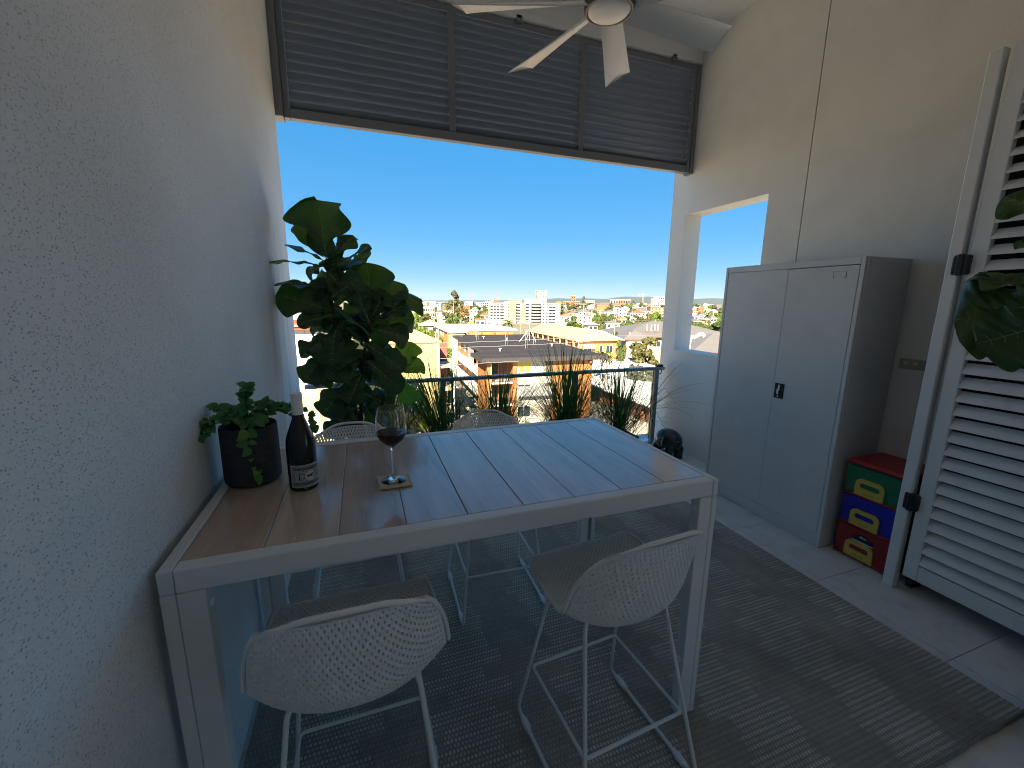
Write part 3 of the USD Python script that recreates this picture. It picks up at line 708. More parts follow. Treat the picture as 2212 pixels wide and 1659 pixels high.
# ---------------------------------------------------------------- plastic drawers
dr = thing('drawer_tower', 'stack of three plastic drawers in green, blue and red with yellow handles', 'drawers')
DX, DXB, DY0, DY1 = 2.778, 3.10, 1.290, 1.606
def rbox(x0, x1, y0, y1, z0, z1, r=0.02):
    p = rpoly(y0, y1, z0, z1, r, 3)
    return MB().box(x0, x1, y0, y1, z0, z1, r)
part(dr, 'back_shell', rbox(DX + 0.022, DXB, DY0 + 0.006, DY1 - 0.006, 0.004, 0.595, 0.006), 'plastic_dark_red')
part(dr, 'lid', rbox(DX - 0.006, DXB, DY0 - 0.004, DY1 + 0.004, 0.592, 0.622, 0.012), 'plastic_red')
def drawer(z0, z1, mat, sticker=False):
    d = part(dr, 'drawer', rbox(DX, DX + 0.045, DY0 + 0.004, DY1 - 0.004, z0, z1, 0.006), mat)
    part(d, 'lip', rbox(DX - 0.004, DX + 0.02, DY0 + 0.002, DY1 - 0.002, z0 - 0.014, z0 - 0.0005, 0.004), 'plastic_red')
    hp_ = shapely.Polygon(rpoly(-0.076, 0.076, 0.0, 0.104, 0.034, 6)).union(shapely.box(-0.076, 0, 0.076, 0.05)).difference(shapely.Polygon(rpoly(-0.053, 0.053, 0.046, 0.078, 0.0155, 5)))
    yc = 1.462
    T_ = frame((DX - 0.0006, yc, z0 + 0.001), (0, -1, 0), (0, 0, 1))
    hd = part(d, 'handle', MB().prism(hp_, T_, 0.011), 'plastic_yellow')
    tm = meshkit.text_mesh('starmaid', 0.0105, 0.0006)
    wd = tm.vertices[:, 0].max()
    T2 = frame((DX - 0.0117, yc + wd / 2, z0 + 0.015), (0, -1, 0), (0, 0, 1))
    part(dr, 'handle_lettering', MB().mesh(tm, T2), 'ink_olive')
    if sticker:
        T3 = frame((DX - 0.0012, 1.452, z0 + 0.118), (0, -1, 0), (0, 0, 1))
        part(d, 'sticker', MB().prism([(-.056, -.012), (.056, -.012), (.056, .022), (.03, .022), (.018, .036), (-.024, .036), (-.056, .012)], T3, 0.0008), 'label_ink')
        T4 = T3.copy(); T4[0, 3] -= 0.0009
        part(dr, 'sticker_stripe', MB().prism([(-.056, -.012), (.056, -.012), (.056, -.005), (-.056, -.005)], T4, 0.0008), 'label_pale')
        part(dr, 'sticker_mark', MB().prism([(-.02, .018), (.02, .018), (.014, .028), (.004, .022), (-.008, .031), (-.016, .027)], T4, 0.0008), 'label_pale')
drawer(0.418, 0.588, 'plastic_green')
drawer(0.225, 0.400, 'plastic_blue')
drawer(0.022, 0.207, 'plastic_dark_red', True)

# ---------------------------------------------------------------- double switch
sw = thing('light_switch', 'old double switch plate on the wall between cupboard and shutter', 'light switch')
part(sw, 'plate', MB().box(XR - 0.013, XR - 0.0005, 1.455, 1.612, 1.165, 1.226, 0.004), 'switch_plastic')
for y in (1.575, 1.527):
    part(sw, 'button', MB().box(XR - 0.020, XR - 0.0128, y - 0.012, y + 0.012, 1.190, 1.213, 0.003), 'switch_button')

# ---------------------------------------------------------------- shutter post and folding shutter
sp = thing('shutter_jamb', 'white square jamb post standing beside the drawers', 'post')
part(sp, 'upright', MB().box(2.700, 2.748, 1.236, 1.287, 0.001, 2.655, 0.004), 'shutter_white')
sh = thing('shutter_door', 'tall white louvred shutter door hinged on black hinges at the right', 'shutter door')
SX0, SX1 = 2.712, 2.746
SY1, SY0, SZ0, SZ1 = 1.212, 0.33, 0.098, 2.660
part(sh, 'stile', MB().box(SX0, SX1, SY1 - 0.062, SY1, SZ0, SZ1, 0.004), 'shutter_white')
part(sh, 'stile', MB().box(SX0, SX1, SY0, SY0 + 0.062, SZ0, SZ1, 0.004), 'shutter_white')
part(sh, 'bottom_rail', MB().box(SX0, SX1, SY0 + 0.0622, SY1 - 0.0622, SZ0, SZ0 + 0.088, 0.004), 'shutter_white')
part(sh, 'top_rail', MB().box(SX0, SX1, SY0 + 0.0622, SY1 - 0.0622, SZ1 - 0.075, SZ1, 0.004), 'shutter_white')
nb = 35
pitch = (SZ1 - 0.075 - SZ0 - 0.088) / nb
for k in range(nb):
    zc = SZ0 + 0.088 + pitch * (k + 0.5)
    ti = math.radians(38 if zc < 1.5 else 38 + (zc - 1.5) * 14)
    n = 5
    t_ = np.linspace(-1, 1, n)
    ring = np.vstack([np.column_stack([t_ * 0.0315, 0.0045 * (1 - t_ ** 2) + 0.0012]), np.column_stack([t_[::-1] * 0.0315, -0.0045 * (1 - t_[::-1] ** 2) - 0.0012])])
    # blade plane: from low outside edge (towards the room) up to the back
    cx, cz = math.sin(ti), math.cos(ti)
    xz = np.column_stack([ring[:, 0] * cx - ring[:, 1] * cz, ring[:, 0] * cz + ring[:, 1] * cx])
    m_ = len(xz)
    v = np.vstack([np.column_stack([xz[:, 0] + (SX0 + SX1) / 2, np.full(m_, y), xz[:, 1] + zc]) for y in (SY0 + 0.0625, SY1 - 0.0625)])
    mb = MB().add(v, [(i, m_ + i, m_ + (i + 1) % m_, (i + 1) % m_) for i in range(m_)])
    mb.add(v[:m_], [(0, i, i + 1) for i in range(1, m_ - 1)]); mb.add(v[m_:], [(0, i + 1, i) for i in range(1, m_ - 1)])
    part(sh, 'blade', mb, 'shutter_white', smooth=50)
for z in (0.52, 1.735):
    part(sh, 'hinge', MB().box(SX0 - 0.024, SX0 + 0.006, 1.198, 1.262, z - 0.046, z + 0.046, 0.007).box(SX0 - 0.030, SX0 - 0.018, 1.216, 1.244, z - 0.05, z + 0.05, 0.006), 'plastic_black')

cl = thing('cupboard_lining', 'dark panels added for shade behind the gaps of the shutter door', 'recess')  # made-up dark panels that give the shutter gaps their shade
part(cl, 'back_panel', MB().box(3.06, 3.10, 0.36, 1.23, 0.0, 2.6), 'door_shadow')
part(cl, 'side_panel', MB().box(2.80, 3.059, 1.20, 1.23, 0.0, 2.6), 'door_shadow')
# ---------------------------------------------------------------- ceiling fan
FC = np.array([1.092, 1.846, 2.815])
fn = thing('ceiling_fan', 'pale ceiling fan with long narrow twisted blades above the table', 'ceiling fan', FC)
part(fn, 'hub', MB().lathe([(0, .085), (.05, .085), (.095, .07), (.106, .03), (.106, -.012), (.096, -.022), (0, -.022)][::-1], 40), 'fan_white', smooth=35)
part(fn, 'trim_ring', MB().lathe([(.0955, -.0225), (.0955, -.031), (.103, -.031), (.1095, -.018), (.1095, .004), (.1065, .008)], 40), 'fan_ring', smooth=35)
part(fn, 'cover_disc', MB().lathe([(0, -.042), (.03, -.0415), (.065, -.039), (.086, -.034), (.0945, -.025), (.0945, -.020)], 40), 'fan_white', smooth=60)
part(fn, 'rod', MB().tube([(0, 0, .08), (0, 0, ZC - FC[2] - 0.05)], 0.014, 16), 'fan_white', smooth=True)
part(fn, 'canopy', MB().lathe([(0, ZC - FC[2] - .09), (.05, ZC - FC[2] - .085), (.065, ZC - FC[2] - .03), (.068, ZC - FC[2] - .002)], 28), 'fan_white', smooth=40)
def blade(ang):
    n, mseg = 14, 8
    V = []
    for i in range(n + 1):
        s = i / n
        r_ = 0.075 + s * 0.585
        wid = 0.048 + 0.024 * s
        tw = -math.radians(34 - 16 * s)
        row = []
        for side in (1, -1):
            for k in range(mseg + 1):
                t = (-1 + 2 * k / mseg) * side
                camber = 0.010 * (1 - t * t) + (0.0022 * side)
                a_, h_ = t * wid, camber
                row.append((r_ + (0.02 * t if i == n else 0), a_ * math.cos(tw) - h_ * math.sin(tw), a_ * math.sin(tw) + h_ * math.cos(tw)))
        V += row
    k2 = 2 * (mseg + 1)
    V = np.array(V)
    F = [(i * k2 + a, (i + 1) * k2 + a, (i + 1) * k2 + (a + 1) % k2, i * k2 + (a + 1) % k2) for i in range(n) for a in range(k2)]
    mb = MB().add(V, F)
    for base, s in ((0, 1), (n * k2, -1)):
        mb.add(V[base:base + k2], [(0, a, a + 1)[::s] for a in range(1, k2 - 1)])
    v, f = mb.arrays()
    c, s = math.cos(ang), math.sin(ang)
    return v @ np.array([[c, s, 0], [-s, c, 0], [0, 0, 1]]), f
for k in range(7):
    part(fn, 'blade', blade(math.radians(2.2 + 360 / 7 * k)), 'fan_white', smooth=40)
# ---------------------------------------------------------------- things on the table
TT = TZ - 0.0012
# charcoal pot with trailing greenery
PC = np.array([-0.362, 1.512, TT + 0.0005])
pt = thing('pot_plant', 'charcoal ribbed pot of trailing green leaves at the wall end of the table', 'pot plant', PC)
prof = [(0, 0.0), (.066, 0.0), (.0765, .004), (.0815, .012), (.0825, .03), (.0815, .18), (.0805, .188), (.078, .191), (.0755, .188), (.0745, .17), (.074, .155), (0, .150)]
part(pt, 'pot', MB().lathe(prof[:9], 56), 'pot_charcoal', smooth=40)
part(pt, 'inner_wall', MB().lathe(prof[8:11], 56), 'pot_charcoal', smooth=40)
part(pt, 'soil', MB().lathe([(0.0739, .158), (.04, .163), (0, .166)], 32), 'soil', smooth=True)

def small_leaf(L, W, fold=0.25, droop=0.25):
    n = 6
    V = []
    for i in range(n + 1):
        s = i / n
        w_ = W * 0.5 * math.sin(PI * min(1, s ** 0.8 * 0.98 + 0.02)) ** 0.75 if 0 < i < n else 0.0
        y = L * s
        z = -droop * L * s * s
        V += [(-w_, y, z + fold * w_), (0, y, z), (w_, y, z + fold * w_)]
    F = []
    for i in range(n):
        a = i * 3
        F += [(a, a + 1, a + 4, a + 3), (a + 1, a + 2, a + 5, a + 4)]
    return MB().add(V, F).arrays()

def put(vf, o, d, up, roll=0.0):
    d = np.asarray(d, float); d = d / np.linalg.norm(d)
    up = np.asarray(up, float); z_ = up - d * (d @ up)
    if np.linalg.norm(z_) < 1e-6:
        z_ = np.array([1.0, 0, 0]) - d * d[0]
    z_ /= np.linalg.norm(z_)
    x_ = np.cross(d, z_)
    if roll:
        c, s = math.cos(roll), math.sin(roll)
        x_, z_ = x_ * c + z_ * s, -x_ * s + z_ * c
    return vf[0] @ np.stack([x_, d, z_], 0) + np.asarray(o, float), vf[1]

r = np.random.default_rng(77)
vines = [
    # end points relative to the pot base centre: (control points)
    [(0.0, 0.0, .16), (-.02, -.02, .24), (-.06, -.03, .245), (-.10, -.05, .215)],
    [(0.0, -.02, .16), (-.03, -.03, .225), (-.075, -.05, .22), (-.105, -.08, .18)],
    [(0.0, 0.01, .16), (.0, .0, .25), (.005, -.01, .29), (.012, -.015, .315)],
    [(0.0, 0.0, .16), (.03, .01, .24), (.06, .02, .255), (.10, .03, .225)],
    [(0.01, 0.0, .16), (.05, .0, .235), (.10, .01, .245), (.145, .03, .20), (.155, .03, .13), (.150, .03, .06)],
    [(0.02, 0.01, .16), (.06, .03, .24), (.12, .05, .235), (.175, .06, .20), (.185, .06, .15)],
    [(0.0, -.02, .16), (.01, -.05, .215), (.015, -.085, .20), (.018, -.098, .15), (.022, -.096, .10), (.030, -.093, .06), (.038, -.092, .035)],
    [(0.0, -.01, .16), (.025, -.04, .22), (.045, -.06, .21)],
    [(-.01, 0.0, .16), (-.03, .03, .24), (-.05, .06, .23)],
    [(0.0, 0.02, .16), (.02, .05, .24), (.05, .08, .23)],
    [(0.0, 0.0, .16), (-.015, -.03, .235), (-.025, -.06, .225)],
    [(0.0, 0.0, .16), (-.04, -.01, .24), (-.08, .01, .25)],
]
for vi, c in enumerate(vines):
    c = np.array(c, float)
    m = 18
    tt = np.linspace(0, len(c) - 1, m)
    p = np.column_stack([np.interp(tt, range(len(c)), c[:, k]) for k in range(3)])
    for _ in range(2):
        p[1:-1] = (p[:-2] + 2 * p[1:-1] + p[2:]) / 4
    stem = part(pt, 'stem', MB().tube(p, 0.0013, 6), 'stem_green' if vi % 2 else 'stem_brown', smooth=True)
    tang = np.gradient(p, axis=0)
    hang = vi in (4, 6)
    for i in range(2 if not hang else 3, m):
        for s in ((-1, 1) if not hang or i % 2 == 0 else (1,)):
            if r.random() < 0.12:
                continue
            t_ = tang[i] / np.linalg.norm(tang[i])
            side = np.cross(t_, [0, 0, 1]); side /= np.linalg.norm(side) + 1e-9
            d = 0.45 * t_ + s * side * r.uniform(0.5, 1.0) + np.array([r.normal(0, .25), r.normal(0, .25) - (0.55 if hang else 0.1), r.uniform(-.15, .35)])
            L = r.uniform(.022, .036) * (0.8 if hang and i > 9 else 1.0)
            vf = small_leaf(L, L * r.uniform(.74, .92), r.uniform(.15, .4), r.uniform(.1, .5))
            upv = np.array([r.normal(0, .25), -0.7 + r.normal(0, .25), 0.8]) if not hang else np.array([r.normal(0, .3), -1.0, 0.3])
            mat = 'vine_leaf_pale' if (hang and i > 10) or r.random() < 0.05 else 'vine_leaf'
            part(stem, 'leaf', put(vf, p[i], d, upv), mat, smooth=True)

# wine bottle
BC = np.array([-0.200, 1.402, TT + 0.0004])
bt = thing('wine_bottle', 'dark wine bottle with a cream screw cap and ornate silver label', 'wine bottle', BC)
BR = 0.0425
part(bt, 'body', MB().lathe([(0, .004), (.03, .002), (.040, .0), (.0422, .004), (BR, .012), (BR, .140), (.0415, .155), (.0375, .172), (.031, .190), (.0235, .210), (.0175, .228), (.0153, .240), (.0150, .262)], 64), 'bottle_glass', smooth=40)
cap = part(bt, 'screw_cap', MB().lathe([(.0154, .2385), (.0158, .2385), (.0161, .240), (.0161, .2745), (.0158, .2755), (.0161, .2765), (.0161, .2795), (.0158, .2805), (.0161, .2815), (.0161, .3025), (.0152, .3045), (0, .3048)], 48), 'bottle_cap', smooth=30)
LANG = -67.0       # middle of the label, degrees from +x
def onlabel(px, pz, rr):
    a = math.radians(LANG) + np.asarray(px) / BR
    return np.column_stack([rr * np.cos(a), rr * np.sin(a), np.asarray(pz)])
LZ = 0.049
def labelpiece(poly, off, parent, name, mat):
    """A flat print shape (shapely polygon in label mm-plane metres) laid round the bottle as a thin sheet."""
    gs = getattr(poly, 'geoms', [poly])
    mb = MB()
    for g in gs:
        g = g.segmentize(0.0035)
        v2, f2 = trimesh.creation.triangulate_polygon(g, engine='earcut')
        if off == 0:
            pass
        top = onlabel(v2[:, 0], v2[:, 1] + LZ, BR + 0.0004 + off)
        mb.add(top, f2)
    return part(parent, name, mb, mat)
def band(w, h, nx=30):
    x = np.linspace(-w, w, nx)
    mb = MB()
    lo, hi = onlabel(x, np.full(nx, LZ - h), BR + 0.0003), onlabel(x, np.full(nx, LZ + h), BR + 0.0003)
    return mb.add(np.vstack([lo, hi]), [(i, i + 1, nx + i + 1, nx + i) for i in range(nx - 1)])
LW, LH = 0.050, 0.0365
lab = part(bt, 'label', band(LW, LH), 'label_paper')
sb = shapely.box
U = shapely.union_all
def tile_row(cx, cy, w, h):
    o = sb(cx - w / 2, cy - h / 2, cx + w / 2, cy + h / 2)
    i = shapely.affinity.scale(shapely.Point(cx, cy).buffer(1, 8), w * 0.36, h * 0.42)
    k = shapely.affinity.scale(shapely.Point(cx, cy).buffer(1, 6), w * 0.15, h * 0.18)
    return o.difference(i).union(k)
import shapely.affinity
def strip(x0, x1, z0, z1):
    """finely cut sheet, so that it follows the curve"""
    n = max(2, int((x1 - x0) / 0.003) + 1)
    x = np.linspace(x0, x1, n)
    lo, hi = onlabel(x, np.full(n, z0 + LZ), BR + 0.0006), onlabel(x, np.full(n, z1 + LZ), BR + 0.0006)
    return np.vstack([lo, hi]), [(i, i + 1, n + i + 1, n + i) for i in range(n - 1)]
ink = MB()
def ring2(cx, cz, rx, rz, ri=0.0, n=20, off=0.0006, mb=None):
    th = np.arange(n) / n * 2 * PI
    o = onlabel(cx + rx * np.cos(th), cz + rz * np.sin(th) + LZ, BR + off)
    if ri <= 0:
        c = onlabel([cx], [cz + LZ], BR + off)
        (mb or ink).add(np.vstack([c, o]), [(0, 1 + i, 1 + (i + 1) % n) for i in range(n)])
    else:
        q = onlabel(cx + rx * ri * np.cos(th), cz + rz * ri * np.sin(th) + LZ, BR + off)
        (mb or ink).add(np.vstack([o, q]), [(i, (i + 1) % n, n + (i + 1) % n, n + i) for i in range(n)])
def qd(x0, x1, z0, z1):
    ink.add(*strip(x0, x1, z0, z1))
IW, IH = LW - 0.006, LH - 0.005
for x0, x1, z0, z1 in ((-IW, IW, IH - .0012, IH), (-IW, IW, -IH, -IH + .0012), (-IW, -IW + .0012, -IH, IH), (IW - .0012, IW, -IH, IH)):
    qd(x0, x1, z0, z1)
nx = 12
for i in range(nx):
    x = -IW + 0.006 + (2 * IW - 0.012) * i / (nx - 1)
    for z in (IH - .0075, -IH + .0075):
        ring2(x, z, .0034, .0050, 0.62, 12); ring2(x, z, .0014, .0022, 0, 8)
        qd(x + .0035, x + .0043, z - .005, z + .005)
    for z in (IH - .0150, -IH + .0150):
        ring2(x, z, .0018, .0016, 0, 6)
for k in range(5):
    z = -.0095 + .0048 * k
    for s in (-1, 1):
        ring2(s * (IW - .006), z, .0032, .0020, 0.5, 10)
        ring2(s * (IW - .014), z, .0016, .0016, 0, 4)
    qd(-IW + .0195, -IW + .0225, -.0125, .0125) if k == 0 else None
    qd(IW - .0225, IW - .0195, -.0125, .0125) if k == 0 else None
ring2(-.0155, 0, .0075, .0125, 0.86, 24); ring2(-.0155, 0, .0045, .008, 0.8, 18); ring2(.0255, 0, .0075, .0125, 0.86, 24)
MX = 0.0085
ring2(MX, 0, .0178, .0200, 0.93, 40, 0.0011)
part(bt, 'label_ornament', ink, 'label_ink')
pale = MB(); ring2(MX, 0, .0166, .0187, 0, 40, 0.0009, pale)
part(bt, 'label_medallion', pale, 'label_pale')
bull = [(-.0095, .0030), (-.0040, .0034), (.0010, .0040), (.0048, .0058), (.0066, .0088), (.0078, .0092), (.0076, .0070), (.0086, .0052), (.0076, .0036), (.0060, .0030), (.0052, -.0012), (.0056, -.0050), (.0040, -.0052), (.0034, -.0020), (-.0030, -.0024), (-.0052, -.0020), (-.0058, -.0056), (-.0076, -.0058), (-.0078, -.0020), (-.0098, -.0004)]
bp = shapely.Polygon(bull)
v2, f2 = trimesh.creation.triangulate_polygon(bp, engine='earcut')
v3 = onlabel(v2[:, 0] + MX, v2[:, 1] + LZ - .0005, BR + 0.0015)
bm = MB().add(v3, f2)
for k in range(16):
    a = k / 16 * 2 * PI
    ring2(MX + .0140 * math.cos(a), .0158 * math.sin(a), .0008, .0009, 0, 6, 0.0013, bm)
part(bt, 'label_bull', bm, 'label_ink')
tm = meshkit.text_mesh('BLACK', 0.0026, 0.0001)
v = np.array(tm.vertices); wd = v[:, 0].max()
part(bt, 'bottle_lettering', MB().add(onlabel(v[:, 0] - wd / 2 - 0.006, v[:, 1] + 0.0075, BR + 0.0006 + v[:, 2]), tm.faces), 'label_pale')

# wine glass on its coaster
co = thing('coaster', 'small square woven cork coaster under the wine glass', 'coaster', (0.0735, 1.342, TT + 0.0004), 2)
part(co, 'mat', MB().box(-.049, .049, -.049, .049, 0, .0065, .003), 'cork_weave')
q = MB()
for k in range(44):
    a = k / 44 * 4
    s, t_ = int(a), a - int(a)
    p = [(-.049 + .098 * t_, -.049), (.049, -.049 + .098 * t_), (.049 - .098 * t_, .049), (-.049, .049 - .098 * t_)][s]
    q.box(p[0] - .0028, p[0] + .0028, p[1] - .0028, p[1] + .0028, .0012, .0078, .0018)
part(co, 'stitched_edge', q, 'cork_weave')
GC = np.array([0.0715, 1.342, TT + 0.0086])
wg = thing('wine_glass', 'tall stemmed wine glass half full of red wine', 'wine glass', GC)
outer = [(0, .0), (.0395, .0), (.0405, .0008), (.0400, .0016), (.025, .0040), (.012, .0085), (.0062, .016), (.0044, .028), (.0038, .060), (.0040, .100), (.0058, .112), (.013, .120), (.026, .129), (.038, .141), (.0460, .156), (.0490, .172), (.0487, .190), (.0462, .212), (.0425, .232), (.0398, .2445)]
inner = [(.0389, .2445), (.0416, .232), (.0453, .212), (.0477, .190), (.0480, .172), (.0450, .1565), (.0370, .142), (.025, .1305), (.012, .1222), (0, .1190)]
part(wg, 'glass', MB().lathe(outer + [(.0394, .2451)] + inner, 56), 'clear_glass', smooth=50)
part(wg, 'wine', MB().lathe([(0, .1188), (.0122, .1219), (.0253, .1301), (.0373, .1415), (.0454, .1562), (.0470, .1645), (.0468, .1652), (0, .1648)], 56), 'red_wine', smooth=50)

# black round ornament by the wall
og = thing('animal_ornament', 'glossy black rounded animal ornament on the floor by the rail post', 'ornament', (2.885, 3.31, 0.0005), 0)
body = trimesh.creation.icosphere(4, 1.0)
v = np.array(body.vertices)
v = v * np.array([.125, .150, .122]) + np.array([0, 0, .165])
nz = v[:, 2] < .12
v[nz, 2] = .12 + (v[nz, 2] - .12) * 0.7
part(og, 'body', (v, body.faces), 'ornament_black', smooth=True)
for x, y in ((-.062, -.085), (.062, -.085), (-.062, .085), (.062, .085)):
    part(og, 'leg', MB().lathe([(0, 0), (.042, 0), (.046, .006), (.043, .05), (.05, .11), (.03, .14)], 20, (x, y, 0)), 'ornament_black', smooth=40)
a = np.linspace(-1.9, 1.9, 14)
part(og, 'ear', MB().tube(np.column_stack([-.118 - .032 * np.cos(a), -.05 + 0 * a, .185 + .052 * np.sin(a)]), 0.008, 8), 'ornament_black', smooth=True)
part(og, 'ear_lining', MB().prism([(.034 * math.cos(t), .05 * math.sin(t)) for t in np.linspace(0, 2 * PI, 18, endpoint=False)], frame((-.124, -.046, .185), (1, 0, 0), (0, 0, 1)), .006), 'ornament_beige')
for x, z in ((-.005, .196), (.055, .190)):
    th = np.linspace(0, 2 * PI, 14, endpoint=False)
    yy = -.150 * math.sqrt(max(0.0, 1 - (x / .125) ** 2 - ((z - .165) / .122) ** 2))
    part(og, 'eye', MB().tube(np.column_stack([x + .008 * np.cos(th), np.full(14, yy + .001), z + .008 * np.sin(th)]), 0.0018, 6, close=True), 'ornament_beige', smooth=True)

# ---------------------------------------------------------------- fiddle leaf figs
def fig_leaf(L, W, seed, fold=0.22, droop=0.35, curl=0.12, wave=1.0, n=38, m=12):
    """Obovate leaf along +y, base at the origin, upper side +z; also returns a surface function."""
    rs = np.random.default_rng(seed)
    ph, ph2, sk = rs.uniform(0, 6.28), rs.uniform(0, 6.28), rs.uniform(-.06, .06)
    fr = rs.uniform(12, 19)
    prof_s = [0, .03, .10, .22, .36, .50, .63, .76, .87, .94, .98, 1.0]
    prof_w = np.array([.02, .14, .30, .42, .50, .62, .82, .98, .96, .74, .45, .06]) * W / 2
    sm = np.linspace(0, 1, 101)
    pw_ = np.interp(sm, prof_s, prof_w)
    for _ in range(6):
        pw_[1:-1] = (pw_[:-2] + 2 * pw_[1:-1] + pw_[2:]) / 4
    def surf(s, t):
        s, t = np.asarray(s, float), np.asarray(t, float)
        at = np.abs(t); hw = np.interp(s, sm, pw_)
        sd = np.where(t > 0, 2.1, 0.0)
        x = t * hw * (1 + 0.09 * wave * np.sin(s * fr + ph + sd) * at ** 3) + sk * W * s * s
        y = L * (s - 0.05 * at ** 2 * s + np.where(s > .88, 0.05 * at ** 1.5 * (s - .88) / .12, 0))
        vein = np.mod(s * 6.2 - at * 1.9 + 8, 1.0)
        z = fold * at * hw + wave * 0.055 * W * np.sin(s * (fr - 2) + ph2 + sd) * at ** 2.2
        z = z + 0.022 * W * np.sin(PI * vein) ** 0.7 * np.minimum(1, at * 4) * (1 - at * 0.4) * np.clip((.97 - s) * 12, 0, 1)
        z = z - droop * L * s * s * 0.5 - curl * hw * at ** 3
        return np.stack([x, y, z], -1)
    S, Tq = np.meshgrid(np.linspace(0, 1, n + 1), np.linspace(-1, 1, m + 1), indexing='ij')
    V = surf(S, Tq).reshape(-1, 3)
    F = [(i * (m + 1) + k, i * (m + 1) + k + 1, (i + 1) * (m + 1) + k + 1, (i + 1) * (m + 1) + k) for i in range(n) for k in range(m)]
    return MB().add(V, F).arrays(), surf

def W2(cx, cy, dy=0.0):
    """fig plane: position read off beside the trunk (crop units), at depth 2.92 + dy"""
    px, py = 553 + cx * .3667, 387 + cy * .3667
    d = RIGHT * (px - 1106.0) / 906.0 - UP * (py - 829.5) / 906.0 + FWD
    return EYE + d * ((2.92 + dy) / d[1])

fg = thing('fiddle_leaf_fig', 'large dark fiddle leaf fig rising beside the end of the stucco wall', 'plant', (0, 0, 0))
stem1 = [W2(610, 1650), W2(618, 1400), W2(625, 1150), W2(640, 990), W2(665, 870, -.02), W2(690, 800, -.03)]
stem2 = [W2(595, 1650, .04), W2(570, 1300, .04), W2(520, 1050, .03), W2(465, 850, .01), W2(440, 690), W2(425, 560), W2(408, 480)]
base1, base2 = stem1[0].copy(), stem2[0].copy()
pot_c = (base1 + base2) / 2
stem1[0] = np.array([pot_c[0] + .03, pot_c[1], .36]); stem2[0] = np.array([pot_c[0] - .03, pot_c[1] + .03, .36])
part(fg, 'pot', MB().lathe([(0, .001), (.13, .001), (.14, .01), (.165, .36), (.172, .40), (.165, .405), (.158, .40), (.156, .37)], 40, (pot_c[0], pot_c[1], 0)), 'planter_black', smooth=35)
part(fg, 'soil', MB().lathe([(.1565, .372), (.08, .375), (0, .378)], 24, (pot_c[0], pot_c[1], 0)), 'soil', smooth=True)
part(fg, 'trunk', MB().tube(bend(stem1, .08, 4), np.linspace(.013, .007, len(bend(stem1, .08, 4))), 10), 'stem_brown', smooth=True)
part(fg, 'trunk', MB().tube(bend(stem2, .08, 4), np.linspace(.013, .007, len(bend(stem2, .08, 4))), 10), 'stem_brown', smooth=True)
